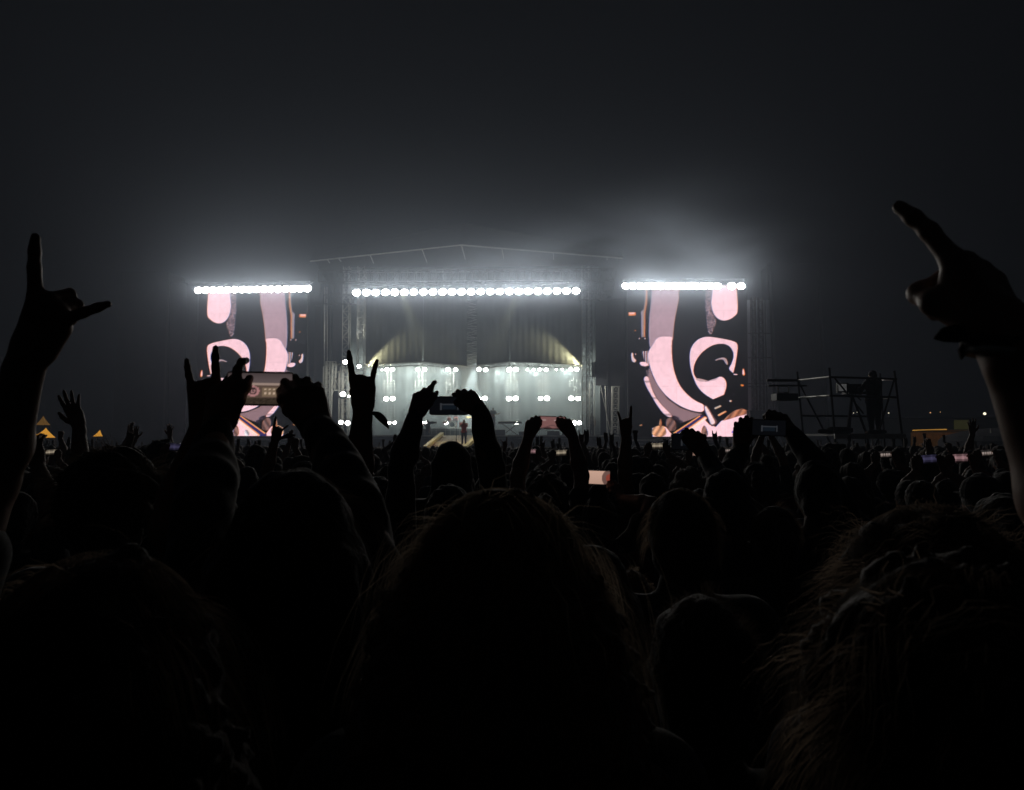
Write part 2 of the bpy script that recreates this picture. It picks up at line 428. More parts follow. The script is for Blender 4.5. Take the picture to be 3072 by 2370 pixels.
def led_screen(xa, xb, ya, yb, flip, label):
    a = S(xa, ya, DS); b = S(xb, ya, DS); zb = S(xa, yb, DS).z
    w = b.x - a.x; za = (a.z + b.z) / 2
    o = (a.x + w / 2, DS, 0)
    t = thing('led_screen', label, 'video screen', o, stage=True)
    im = led[:, ::-1] if flip else led
    im = im[: int(LH)]
    picture_mesh('display_panel', np.ascontiguousarray(im), (a.x, DS, za), (w, 0, 0), (0, 0, zb - za), M['led'], t, o)
    m = MB(); m.box((a.x - .05, DS + .02, zb - .15), (b.x + .05, DS + .35, za + .1)); m.build('back_frame', M['dark_steel'], t, o)
    m = MB()
    for q in range(5):
        x = a.x + w * q / 4; m.tube((x, DS + .5, GF), (x, DS + .5, za + .6), .06, 5)
    for z in (0.6, zb - .2, (za + zb) / 2, za + .4): m.tube((a.x, DS + .5, z), (b.x, DS + .5, z), .05, 5)
    m.build('support_frame', M['dark_steel'], t, o)
    m = MB()
    m.box((a.x, DS - .12, zb - .32), (b.x, DS + .0, zb - .2)); m.build('bottom_rail', M['steel'], t, o)
led_screen(1883, 2240, 857, 1310, False, 'tall video screen right of the stage showing pink curved shapes')
led_screen(598, 921, 867, 1308, True, 'tall video screen left of the stage showing pink curved shapes, partly behind raised hands')

# ---- lamps
def make_lamp():
    t = empty('stage_lamp', (0, 0, 0))
    m = MB(); m.lathe((0, 0.30, 0), (0, -1, 0), [(0, .12), (.05, .2), (.22, .3), (.31, .31), (.31, .285)], 22); m.build('housing', M['housing'], t)
    m = MB(); m.lathe((0, -.005, 0), (0, -1, 0), [(0, .285), (.03, .27), (.055, .16), (.06, .03)], 22); l = m.build('lens', M['lens_main'], t)
    m = MB(); m.tube((-.33, .1, 0), (-.33, .1, .4), .018, 4); m.tube((.33, .1, 0), (.33, .1, .4), .018, 4); m.tube((-.33, .1, .4), (.33, .1, .4), .02, 4); m.build('yoke', M['dark_steel'], t)
    return t
lamp0 = make_lamp(); lamp_used = [False]
lamp1 = copy_tree(lamp0)
for ch in lamp1.children:
    if ch.name.startswith('lens'):
        ch.data = ch.data.copy(); ch.data.materials[0] = M['lens_small']
lamp1_used = [False]
def place_lamp(px, py, d, label, group, s=1.0, small=False):
    src, used = (lamp1, lamp1_used) if small else (lamp0, lamp_used)
    if used[0]: o = copy_tree(src)
    else: o = src; used[0] = True
    s *= random.uniform(.68, .8) if small else random.uniform(.93, .99)
    o.matrix_world = STG @ Matrix.Translation(S(px, py, d)) @ Matrix.Rotation(R(random.uniform(-10, -5)), 4, 'X') @ Matrix.Rotation(R(random.uniform(-5, 5)), 4, 'Z') @ Matrix.Diagonal((s * 1.08, s, s * .92, 1))
    tag(o, label, 'stage light', group)
ORD = 'first second third fourth fifth sixth seventh eighth ninth tenth eleventh twelfth thirteenth fourteenth fifteenth sixteenth seventeenth eighteenth nineteenth twentieth twenty-first twenty-second twenty-third twenty-fourth'.split()
for i in range(24):
    t = i / 23; place_lamp(1070 + 658 * t, 878 - 5 * t, -.9, f'round white lamp, {ORD[i]} from the left in the long row above the stage', 'lamps in the row above the stage', 1.0)
for i in range(16):
    t = i / 15; place_lamp(595 + 328 * t, 871 - 5 * t, -1.1, f'round white lamp, {ORD[i]} from the left in the row over the left screen', 'lamps in the row over the left screen', 1.0)
for i, x in enumerate([1878 + 21.1 * q for q in range(14)] + [2195, 2223]):
    place_lamp(x, 858, -1.1, f'round white lamp, {ORD[i]} from the left in the row over the right screen', 'lamps in the row over the right screen', 1.0)
for (xa, xb, ya, yb, lab, d) in ((1060, 1738, 868, 863, 'long dark truss carrying the lamp row above the stage', -.8), (585, 933, 861, 856, 'dark truss carrying the lamp row over the left screen', -1.0), (1868, 2234, 849, 849, 'dark truss carrying the lamp row over the right screen', -1.0)):
    a = S(xa, ya, d + .05); b = S(xb, yb, d + .05); a.z += .12; b.z += .12
    m = MB(); m.truss(a, b, .32, int((b - a).length / .5), .026, .015, side=(0, 1, 0)); o = m.build('lighting_truss', M['dark_steel'], None, tuple((a + b) / 2), True); tag(o, lab, 'truss')
rows = [(1109, 3.0, 'white lamp hung under the bent drape truss', 'lamps under the drape truss', [(1161, .75), (1178, .75), (1146, .3), (1253, .75), (1274, .75), (1344, .8), (1367, .8), (1437, .75), (1457, .75), (1528, .9), (1548, .9), (1582, .4), (1601, .4), (1619, .62), (1639, .66), (1669, .3), (1687, .4), (1712, .7), (1730, .75)]),
        (1196, 7.0, 'white lamp in the middle row at the back of the stage', 'lamps in the middle row at the back', [(1159, .9), (1178, .95), (1252, .85), (1272, .85), (1345, .85), (1365, .85), (1437, .85), (1455, .9), (1527, .95), (1547, .95), (1622, .95), (1641, .95), (1714, .95), (1734, .95)]),
        (1269, 7.0, 'white lamp in the low row at the back of the stage', 'lamps in the low row at the back', [(1168, .6), (1184, .75), (1253, .7), (1267, .8), (1279, .8), (1338, .8), (1437, .9), (1550, .8), (1722, .9), (1738, .85)])]
for y, d, lab, g, xs in rows:
    for i, (x, s) in enumerate(sorted(xs)): place_lamp(x, y + random.uniform(-1, 1), d, f'{lab}, {ORD[i]} from left', g, s, True)
for (x, y, s, lab) in ((1036, 1086, .95, 'white lamp at the top of the left scaffold wing'), (1029, 1183, 1.0, 'white lamp halfway up the left scaffold wing'), (1047, 1189, .4, 'tiny white lamp beside the halfway lamp of the left scaffold wing'), (1023, 1267, .8, 'outer white lamp low on the left scaffold wing'), (1043, 1269, .9, 'inner white lamp low on the left scaffold wing'), (1077, 1099, .65, 'white lamp beside the left end of the drape truss')):
    place_lamp(x, y, .6, lab, None, s, True)
# ---- racks, scaffold wings, side towers
for i, (x, yt, yb) in enumerate(((1168, 1142, 1262), (1262, 1142, 1262), (1355, 1142, 1262), (1447, 1142, 1262), (1537, 1142, 1262), (1632, 1142, 1262), (1725, 1142, 1262))):
    m = MB(); w = 16; d = 7.5
    for xx in (x - w, x - 5, x + 5, x + w): m.tube(S(xx, yt - (60 if abs(xx - x) < 9 else 0), d), S(xx, yb, d), .022, 4)
    for yy in range(yt, yb, 9): m.tube(S(x - w, yy, d), S(x + w, yy, d), .015, 4)
    tag(m.build('hanging_ladder_rack', M['alu'], None, tuple(S(x, yb, d)), True), ['leftmost', 'second from left', 'third from left', 'fourth from left', 'third from right', 'second from right', 'rightmost'][i] + ' hanging metal ladder rack with lamps at the back of the stage', 'light rack', 'hanging ladder racks at the back of the stage')
def scaffold(name, label, cat, posts, bars, trusses, d, diag=(), boxes=(), mt='alu'):
    pts = [S(posts[0][0], 1300, d)]
    t = thing(name, label, cat, (pts[0].x, d, 0), stage=True); o = (pts[0].x, d, 0)
    for x0, y0, x1, y1, r in posts: MB().tube(S(x0, y0, d), S(x1, y1, d), r, 6).build('post', M[mt], t, o)
    for x0, y0, x1, y1, r in bars: MB().tube(S(x0, y0, d), S(x1, y1, d), r, 5).build('ledger', M[mt], t, o)
    for x0, y0, x1, y1, w in trusses:
        a, b = S(x0, y0, d), S(x1, y1, d); MB().truss(a, b, w, max(3, int((b - a).length / w)), .035, .02, side=(1, 0, 0)).build('truss_leg', M[mt], t, o)
    for a, b, c, e in diag: MB().tube(S(a, b, d), S(c, e, d), .025, 4).build('brace', M[mt], t, o)
    for a, b, c, e, mm in boxes:
        p, q = S(a, b, d), S(c, e, d); MB().box((p.x, d + .1, p.z), (q.x, d + .5, q.z)).build('equipment_box', M[mm], t, o)
    return t
scaffold('scaffold_wing', 'pale lattice scaffold wing left of the stage opening, hung with boxes and lamps', 'scaffold',
  [(960, 1163, 955, 1303, .055), (946, 1163, 947, 1290, .04), (998, 1085, 992, 1303, .06), (1021, 1100, 1017, 1303, .05), (1030, 1190, 1027, 1303, .055), (1047, 1190, 1046, 1265, .03), (974, 860, 972, 1165, .06), (981, 860, 982, 1165, .035)],
  [(947, 1163, 978, 1163, .05), (948, 1193, 980, 1193, .045), (978, 1171, 1016, 1171, .05), (985, 1085, 1016, 1085, .05), (1024, 1098, 1047, 1104, .05), (1026, 1110, 1047, 1116, .04), (1000, 1120, 1030, 1112, .04)],
  [(985, 1085, 983, 1303, .32), (1004, 1085, 1000, 1170, .28), (1024, 1120, 1022, 1303, .3), (976, 1100, 975, 1165, .25)], 1.0,
  [(947, 1163, 960, 1210), (998, 1120, 1021, 1171), (1000, 1171, 985, 1230), (1046, 1116, 1024, 1170)],
  [(1003, 1135, 1015, 1170, 'grey_cloth'), (1016, 1118, 1022, 1134, 'dark_steel'), (1005, 1085, 1015, 1094, 'grey_cloth'), (990, 1290, 1006, 1303, 'grey_cloth'), (1028, 1290, 1045, 1303, 'grey_cloth'), (991, 1272, 1004, 1290, 'grey_cloth')])
scaffold('scaffold_wing', 'narrow lattice scaffold tower right of the stage opening beside the video screen', 'scaffold',
  [(1782, 1085, 1783, 1303, .03), (1836, 1160, 1834, 1303, .045), (1857, 1160, 1857, 1303, .045), (1814, 1130, 1822, 1303, .03)], [(1834, 1160, 1860, 1160, .05), (1834, 1225, 1858, 1225, .04), (1834, 1280, 1858, 1280, .04)],
  [(1847, 1160, 1845, 1303, .42)], 1.0, [(1800, 1150, 1830, 1290)], [(1776, 1085, 1790, 1130, 'dark_steel')])
t = thing('speaker_tower', 'tall pale latticed speaker tower just right of the right video screen', 'tower', (uat(2262, -2), -2, 0), stage=True); o = (uat(2262, -2), -2, 0)
for x0, x1, w in ((2248, 2252, 7), (2267, 2272, 7), (2286, 2292, 7), (2304, 2312, 7)):
    a, b = S(x0, 900, -1.9), S(x1, 1235, -1.9); h_ = w * .024
    MB().prism([Vector((b.x - h_, -1.9, b.z)), Vector((b.x + h_, -1.9, b.z)), Vector((a.x + h_, -1.9, a.z)), Vector((a.x - h_, -1.9, a.z))], (0, .02, 0)).build('cladding_strip', M['pale_strip'], t, o)
for x in (2262, 2284): MB().truss((uat(x, -2.1), -2.1, zat(1235, -2.1)), (uat(x, -2.1), -2.1, zat(900, -2.1)), .3, 26, .03, .02, side=(1, 0, 0)).build('truss_leg', M['dark_steel'], t, o)
for y in (1000, 1073, 1150, 1160): MB().tube(S(2244, y, -2.2), S(2314, y, -2.2), .03, 5).build('ledger', M['dark_steel'], t, o)
p, q = S(2246, 1232, -2), S(2312, 1262, -2); MB().box((p.x, -2.4, GF), (q.x, -1.4, p.z)).build('base_box', M['black_cloth'], t, o)
def tower_block(label, xs_top, xs_bot, yt, yb, d, dep, mm='black_cloth', name='masking_tower'):
    P = [S(xs_bot[0], yb, d), S(xs_bot[1], yb, d), S(xs_top[1], yt, d), S(xs_top[0], yt, d)]; P[0].z = P[1].z = GF
    m = MB(); m.prism(P, (0, dep, 0)); c = (P[0] + P[1]) / 2; o = m.build(name, M[mm], None, tuple(c), True); return tag(o, label, 'tower')
tower_block('tall black cloth tower beyond the right screen, nearest the camera platform', (2312, 2458), (2345, 2485), 790, 1330, 3.2, 3)
tower_block('thin pale upright sail edge leaning beside the tower right of the right screen', (2300, 2304), (2330, 2338), 790, 1270, -1.9, .02, 'pole_strip', 'leaning_pole')
tower_block('faint pale leaning pole at the outer edge of the right black tower', (2455, 2461), (2488, 2496), 860, 1330, 2.8, .15, 'dark_steel', 'leaning_pole')
tower_block('tall black cloth tower left of the left screen', (365, 505), (330, 500), 815, 1330, 3.2, 3)
tower_block('dark cloth masking panel tower standing close to the left screen', (512, 560), (505, 556), 850, 1330, 2.4, 2)
tower_block('faint pale slim pole left of the left screen', (504, 508), (492, 498), 840, 1020, -1.9, .02, 'pole_strip', 'leaning_pole')
tower_block('black cloth masking panel between the left screen and the stage', (905, 921), (905, 921), 895, 1330, 1.2, .5, 'black_cloth', 'masking_tower')
m = MB(); m.box((uat(300), -1.6, GF), (uat(1285), -1.5, zat(1330, -1.6))); tag(m.build('crowd_barrier', M['dark_steel'], None, (uat(800), -1.5, 0), True), 'dark solid barrier below the left screen and stage front', 'barrier')
m = MB(); m.box((uat(1440), -1.6, GF), (uat(2500), -1.5, zat(1330, -1.6))); tag(m.build('crowd_barrier', M['dark_steel'], None, (uat(1900), -1.5, 0), True), 'dark solid barrier below the stage front and right screen', 'barrier')

# ---- ramp
def rp(px, py): 
    best = None
    for q in range(0, 1200):
        d = -q / 100; p = S(px, py, d); z = ZD - (ZD - 1.0) * q / 1000
        if p.z >= z - .004 and q > 20: return p
    return S(px, py, -10)
TL, TR, BL, BR = S(1331, 1306, -.1), S(1432, 1306, -.1), S(1281, 1350, -10), S(1389, 1350, -10)
TL.z = TR.z = ZD; BL.z = BR.z = 1.0
t = thing('sloping_ramp', 'yellow lit ramp with gold side beams sloping from the stage into the crowd', 'ramp', tuple((TL + BR) / 2), stage=True); o = tuple((TL + BR) / 2)
m = MB(); m.prism([TL, TR, BR, BL], (0, 0, -.2)); m.build('ramp_deck', M['ramp'], t, o)
for a, b in ((TL, BL), (TR, BR)):
    m = MB(); w = Vector((.13, 0, 0)); e = 1 if a is TR else -1; a2 = a + w * e; b2 = b + w * e
    m.prism([a2 - w, a2 + w, a2 + w + Vector((0, 0, .24)), a2 - w + Vector((0, 0, .24))], b2 - a2); m.build('side_beam', M['gold'], t, o)
m = MB()
M['confetti'] = mat('red_confetti', (.35, .03, .05), .6)
for k in range(420):
    u, w = random.random() ** 1.6, random.betavariate(1.5, 1.2); p = TL.lerp(TR, u).lerp(BL.lerp(BR, u), w); s = random.uniform(.03, .08); a = random.uniform(0, 3)
    m.prism([p + Vector((math.cos(a + q) * s, math.sin(a + q) * s, .012 + 0)) for q in (0, 1.6, 3.1, 4.7)], (0, 0, .006))
tag(m.build('confetti', M['confetti'], None, o, True), 'red confetti scattered over the ramp', 'confetti', kind='stuff')

# ---- band gear
def gear(name, label, cat, px, py, d): p = S(px, py, d); return thing(name, label, cat, (p.x, d, ZD), stage=True), (p.x, d, ZD)
RD = .75
m = MB(); rx, rd_ = S(1345, 1300, 5).x, 5
t, o = gear('drum_kit', 'drum kit with pale bass drum head and cymbals on the stage behind the singer', 'drum kit', 1358, 1290, 5); bx_, bd_ = o[0], 5
zR = ZD + .9
tr = thing('drum_riser', 'low stage riser with railing under the drum kit', 'riser', (bx_, 5.5, ZD), stage=True)
MB().box((bx_ - 2.6, 4.2, ZD), (bx_ + 3.0, 7, ZD + .55)).build('platform', M['deck'], tr, (bx_, 5.5, ZD))
m = MB(); m.tube((bx_ - 4, 4.1, ZD + .62), (bx_ + 5, 4.1, ZD + .62), .03, 5); m.tube((bx_ - 4, 4.1, ZD + .45), (bx_ + 5, 4.1, ZD + .45), .025, 5)
for q in range(24): m.tube((bx_ - 4 + q * 9 / 23, 4.1, ZD), (bx_ - 4 + q * 9 / 23, 4.1, ZD + .62), .018, 4)
m.build('railing', M['alu'], tr, (bx_, 5.5, ZD))
M['drum_white'] = mat('drum_head', (.75, .72, .62), .5); M['brass'] = mat('brass_cymbal', (.75, .55, .2), .3, .8); M['drum_red'] = mat('drum_shell_red', (.35, .08, .05), .35)
z0 = ZD + .55
MB().lathe((bx_, 4.7, z0 + .36), (0, 1, 0), [(0, .33), (.01, .36), (.5, .36), (.51, .33)], 20).build('bass_drum', M['drum_red'], t, o)
MB().lathe((bx_, 4.68, z0 + .36), (0, -1, 0), [(0, .345), (.01, .34)], 20).build('drum_head', M['drum_white'], t, o)
MB().lathe((bx_, 4.665, z0 + .36), (0, -1, 0), [(0, .20), (.008, .20)], 14).build('drum_emblem', M['dark_steel'], t, o)
for x, y, z, r, h in ((-.3, 4.9, .85, .17, .25), (.3, 4.9, .85, .19, .25), (.75, 5.1, .35, .25, .45), (-.65, 5.1, .55, .2, .16)):
    MB().lathe((bx_ + x, y, z0 + z - h / 2), (0, -.2, 1), [(0, r), (h, r)], 14).build('tom_drum', M['drum_red'], t, o)
for x, y, z, r in ((-.9, 5, 1.25, .28), (.95, 5, 1.3, .3), (-.5, 5.3, 1.5, .25), (.55, 5.3, 1.55, .27), (1.3, 5.2, 1.0, .26)):
    m = MB(); m.lathe((bx_ + x, y, z0 + z), (.05, -.35, 1), [(0, .02), (-.02, r), (-.012, r), (.02, .03)], 16); m.build('cymbal', M['brass'], t, o)
    MB().tube((bx_ + x, y, z0), (bx_ + x, y, z0 + z), .016, 5).build('cymbal_stand', M['alu'], t, o)
kx = S(1530, 1290, 3).x; o = (kx, 3, ZD)
t = thing('keyboard', 'black stage keyboard on a crossed stand at the right of the stage', 'keyboard', o, stage=True)
MB().box((kx - .95, 2.8, ZD + .95), (kx + .95, 3.2, ZD + 1.12)).build('keyboard_body', M['dark_steel'], t, o); MB().box((kx - .85, 2.78, ZD + 1.122), (kx + .85, 3.0, ZD + 1.14)).build('keys', M['drum_white'], t, o)
m = MB()
for y in (2.85, 3.15):
    m.tube((kx - .65, y, ZD), (kx + .65, y, ZD + .95), .025, 5); m.tube((kx + .65, y, ZD), (kx - .65, y, ZD + .95), .025, 5)
m.build('crossed_stand', M['dark_steel'], t, o)
for i, (x, w, h) in enumerate(((1270, .9, .5), (1225, 1.3, .35), (1500, .8, .45), (1575, 1.0, .3), (1660, 1.0, .35), (1700, .7, .6))):
    p = S(x, 1300, 2); t = thing('stage_monitor', ['black wedge monitor left of the ramp', 'long low black equipment case far left on the deck', 'black wedge monitor right of the ramp head', 'low flat case in front of the keyboard', 'black wedge monitor right of the keyboard', 'tall black flight case near the right scaffold tower'][i], 'monitor', (p.x, 2, ZD), stage=True)
    o = (p.x, 2, ZD); m = MB(); m.prism([Vector((p.x - w / 2, 1.8, ZD)), Vector((p.x - w / 2, 2.3, ZD)), Vector((p.x - w / 2, 2.2, ZD + h)), Vector((p.x - w / 2, 2.0, ZD + h))], (w, 0, 0)); m.build('cabinet', M['dark_steel'], t, o)
    MB().box((p.x - w / 2 + .05, 2.31, ZD + .05), (p.x + w / 2 - .05, 2.33, ZD + h * .5)).build('grille', M['black_cloth'], t, o)
ms = S(1369, 1334, -7); ms.z = ZD - (ZD - 1) * .7; t = thing('microphone_stand', 'slim black microphone stand on the ramp beside the singer', 'microphone stand', tuple(ms), stage=True)
MB().tube(ms, ms + Vector((0, 0, 1.15)), .018, 6).build('pole', M['housing'], t, tuple(ms)); MB().lathe(ms, (0, 0, 1), [(0, .17), (.03, .16), (.05, .03)], 12).build('base', M['housing'], t, tuple(ms))
MB().tube(ms + Vector((0, 0, 1.15)), ms + Vector((-.25, -.1, 1.4)), .014, 5).build('boom', M['housing'], t, tuple(ms))

# ---- tents, hall and lights at the edges of the field
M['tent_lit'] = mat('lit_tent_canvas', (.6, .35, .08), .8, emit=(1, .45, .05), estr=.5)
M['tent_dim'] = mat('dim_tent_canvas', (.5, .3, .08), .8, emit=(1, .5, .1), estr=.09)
def tent(label, px, base_l, base_r, ytop, ybot, Y, mm):
    a, b = at(base_l, ybot, Y), at(base_r, ybot, Y); w = (b.x - a.x) / 2; c = (a + b) / 2; zt = at(px, ytop, Y).z; c.z = 0; ze = a.z
    t = thing('marquee_tent', label, 'tent', (c.x, Y, 0)); o = (c.x, Y, 0); m = MB(); x = at(px, ytop, Y).x
    base = [(c.x - w, Y - w), (c.x + w, Y - w), (c.x + w, Y + w), (c.x - w, Y + w)]; k = 6; rings = []
    for j in range(k + 1):
        s = 1 - j / k; s2 = s ** 1.25
        rings.append([(x + (p[0] - x) * s2 * (1 if j else 1), Y + (p[1] - Y) * s2, ze + (zt - ze) * (1 - s)) for p in base])
    for rg in rings: m.v += rg
    for j in range(k):
        for i in range(4): m.f.append((j * 4 + i, j * 4 + (i + 1) % 4, (j + 1) * 4 + (i + 1) % 4, (j + 1) * 4 + i))
    m.build('peaked_roof', M[mm], t, o)
    for p in base: MB().tube((p[0], p[1], GF), (p[0], p[1], ze), .06, 6).build('tent_pole', M['dark_steel'], t, o)
tent('amber lit peaked tent at the far left, nearest the raised arm', 92, 74, 109, 1281, 1313, 75, 'tent_lit')
tent('wide amber lit peaked tent right of its narrow twin at the far left', 138, 110, 154, 1283, 1313, 75, 'tent_lit')
tent('dim amber tent peak standing higher behind the two bright tents', 130, 115, 143, 1247, 1275, 95, 'tent_dim')
tent('small amber lit tent alone, right of the open raised hand', 300, 284, 303, 1289, 1309, 80, 'tent_lit')
# right: long low hall with a lit awning
a, b = at(2450, 1258, 100), at(3300, 1258, 100)
t = thing('long_hall', 'long dark low building behind the right side of the field', 'building', (a.x, 100, 0)); o = (a.x, 100, 0)
MB().box((a.x, 100, GF), (b.x, 112, a.z)).build('wall', mat('hall_render', (.16, .16, .14), .9, noise=.2, nscale=.4), t, o)
MB().box((a.x - .5, 99.4, a.z), (b.x + .5, 112.5, a.z + .25)).build('roof', M['dark_steel'], t, o)
p, q = at(2862, 1258, 99.9), at(2905, 1288, 99.9); MB().box((p.x, 99.8, q.z), (q.x, 99.95, p.z - .1)).build('lit_panel', mat('yellow_lit_panel', (.4, .38, .1), .8, emit=(.7, .66, .2), estr=.02), t, o)
a, b = at(2735, 1292, 80), at(3010, 1292, 80); zb = at(2735, 1322, 80).z
t = thing('market_stall', 'orange lit open stall with planked canopy at the right edge of the field', 'stall', (a.x, 80, 0)); o = (a.x, 80, 0)
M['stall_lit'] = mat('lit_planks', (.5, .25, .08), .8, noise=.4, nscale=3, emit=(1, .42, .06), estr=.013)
MB().box((a.x, 80, GF), (b.x, 80.2, a.z - .2)).build('back_wall', M['stall_lit'], t, o)
m = MB()
for k in range(7): z = zb + (a.z - zb) * k / 6; m.box((a.x, 79.9 - .04 * k, z), (b.x, 79.96, z + .06))
m.build('plank_canopy', M['stall_lit'], t, o); 
M['warm_bulb'] = lamp_mat('warm_bulb', (1, .75, .3), 6, False); M['stall_glow'] = lamp_mat('awning_tube_light', (1, .5, .08), .3, False)
p1, p2, p3, p4 = at(2738, 1291, 79.7), at(2840, 1288, 79.7), at(2905, 1292, 79.7), at(2998, 1297, 79.7)
for u, v in ((p1, p2), (p3, p4)): MB().tube(u, v, .06, 5).build('tube_light', M['stall_glow'], t, o)
for x, y, s in ((2573, 1236, .16), (2560, 1239, .07), (2665, 1239, .1), (2790, 1238, .09), (2820, 1236, .06), (2953, 1241, .22), (238 , 1239, .09)):
    Y = 130 if x > 1000 else 60
    p = at(x, y, Y); t = thing('street_lamp', {2573: 'distant white lamp behind the camera operator', 2560: 'faint distant lamp just left of the one behind the camera operator', 2665: 'distant yellow lamp right of the camera platform', 2790: 'distant orange lamp above the long hall', 2820: 'faintest distant lamp above the long hall', 2953: 'brightest distant lamp beside the big raised arm', 238: 'tiny green-white lamp beside the open raised hand'}[x], 'lamp', (p.x, Y, 0)); o = (p.x, Y, 0)
    MB().tube((p.x, Y, GF), (p.x, Y, p.z), .07, 6, .04).build('lamp_post', M['dark_steel'], t, o)
    MB().lathe((p.x, Y - .1, p.z), (0, 0, 1), [(-s, s * .3), (-s * .5, s), (s * .4, s), (s, s * .3)], 10).build('lamp_head', lamp_mat('distant_bulb', (1, .9, .65) if x not in (2790, 2820) else (1, .55, .25), 1.6 if s > .12 else .8, False), t, o)
# dark dome tent
c = at(2990, 1330, 45); t = thing('dome_tent', 'dark rounded tent roof behind the big raised arm', 'tent', (c.x, 45, 0)); o = (c.x, 45, 0)
m = MB(); m.lathe((c.x, 45, 0), (0, 0, 1), [(-.5, 3.0), (1.6, 3.0), (1.9, 2.7), (2.2, 1.6), (2.35, .3)], 24); m.build('tent_skin', M['black_cloth'], t, o); MB().tube((c.x - 1.3, 43.4, -.5), (c.x - 1.3, 43.4, 2.3), .04, 6).build('tent_pole', M['alu'], t, o)

# ---- camera platform
def T(mb, x0, y0, Y0, x1, y1, Y1, r=.028): mb.tube(at(x0, y0, Y0), at(x1, y1, Y1), r, 8); return mb
c = at(2550, 1300, 22); t = thing('camera_platform', 'scaffold camera platform of dark tubes right of the right screen', 'scaffold platform', (c.x, 22, 0)); o = (c.x, 22, 0)
m = lambda: MB()
def post(x, yt, Y, xb=None, yb=1352):
    a = at(x, yt, Y); b = at(x if xb is None else xb, yb, Y); d = (b - a); d = d / abs(d.z); e = a + d * (a.z - gz(Y)); MB().tube(a, e, .03, 8).build('standard', M['dark_steel'], t, o)
post(2392, 1115, 23.2, 2414); post(2488, 1103, 21, 2508); post(2683, 1112, 21, 2712)
post(2640, 1120, 23.2, 2655)
for a in ((2300, 1141, 23.2, 2400, 1141, 23.2, .04), (2305, 1157, 23.2, 2420, 1157, 23.2, .03), (2395, 1141, 23.2, 2488, 1131, 21, .03), (2486, 1131, 21, 2690, 1137, 21, .03), (2690, 1137, 21, 2640, 1140, 23.2, .03),
          (2398, 1193, 23.2, 2492, 1187, 21, .03), (2488, 1187, 21, 2694, 1192, 21, .03), (2694, 1192, 21, 2643, 1195, 23.2, .03), (2402, 1247, 23.2, 2600, 1249, 23.2, .03)): 
    T(MB(), *a).build('guard_rail', M['steel'] if a[5] != a[2] else M['dark_steel'], t, o)
for a in ((2396, 1145, 23.2, 2505, 1355, 23.2, .026), (2505, 1135, 21, 2590, 1240, 23.2, .024), (2682, 1140, 21, 2638, 1290, 21, .026), (2600, 1305, 21, 2610, 1350, 21, .026), (2640, 1305, 21, 2620, 1352, 21, .026)): T(MB(), *a).build('diagonal_brace', M['dark_steel'], t, o)
p, q = at(2412, 1300, 23.2), at(2712, 1300, 20.8); zp = 1.93
MB().box((at(2414, 1300, 23).x, 20.9, zp - .06), (at(2710, 1300, 21).x, 23.3, zp)).build('platform_deck', M['dark_steel'], t, o)
MB().box((at(2414, 1300, 23).x, 20.86, zp - .14), (at(2710, 1300, 21).x, 20.9, zp - .0)).build('toe_board', M['steel'], t, o)
c2 = at(2352, 1190, 23.2); t2 = thing('floodlight', 'boxy dark floodlight hanging from the platform arm', 'floodlight', tuple(c2)); o2 = tuple(c2)
MB().box(at(2330, 1180, 23.0), at(2377, 1203, 23.5)).build('housing', M['housing'], t2, o2); 
m = MB(); T(m, 2334, 1157, 23.2, 2334, 1182, 23.2, .02); T(m, 2366, 1157, 23.2, 2366, 1182, 23.2, .02); T(m, 2334, 1178, 23.2, 2366, 1178, 23.2, .02); m.build('bracket', M['alu'], t2, o2)
# camera on tripod
cp = at(2556, 1290, 22); o = (cp.x, 22, zp); t = thing('television_camera', 'television camera with a small lit monitor on a tripod in front of the operator', 'camera', o)
ct_ = at(2556, 1185, 22)
for x in (2534, 2592, 2570): MB().tube(ct_, Vector((at(x, 1290, 22).x, 22 + (.5 if x == 2570 else -.15), zp)), .035, 8).build('tripod_leg', M['housing'], t, o)
m = MB(); m.box(at(2547, 1152, 21.9), at(2562, 1184, 22.4)); m.build('camera_body', M['housing'], t, o)
MB().lathe(at(2556, 1165, 22.5), (0, 1, 0), [(0, .09), (.25, .11), (.3, .12)], 14).build('camera_lens', M['housing'], t, o)
MB().tube(at(2566, 1185, 22), at(2582, 1200, 21.7), .018, 6).build('pan_handle', M['housing'], t, o)
mo = MB(); mo.box(at(2512, 1149, 21.95), at(2542, 1178, 22.05)); mn = mo.build('monitor', M['housing'], t, o)
p, q = at(2515, 1152, 21.93), at(2540, 1173, 21.93); picture_mesh('monitor_screen', np.full((4, 6, 3), .10, np.float32) * rng.uniform(.6, 1.2, (4, 6, 1)), (p.x, 21.93, p.z), (q.x - p.x, 0, 0), (0, 0, q.z - p.z), M['phone_screen'], mn, o)
for i, (x, w, h, lb) in enumerate(((2487, .30, .14, 'dark kit bag at the left of the camera platform'), (2520, .35, .2, 'larger dark kit bag near the tripod on the camera platform'), (2632, .25, .12, 'low dark case by the right end of the camera platform'))):
    p = at(x, 1298, 21.5); m = MB(); m.lathe((p.x - w, 21.5, zp + h * .5), (1, 0, 0), [(0, h * .3), (w * .3, h * .5), (w * 1.5, h * .48), (w * 2, h * .3)], 10); tag(m.build('kit_bag', M['black_cloth'], None, (p.x, 21.5, zp), smooth=True), lb, 'bag')

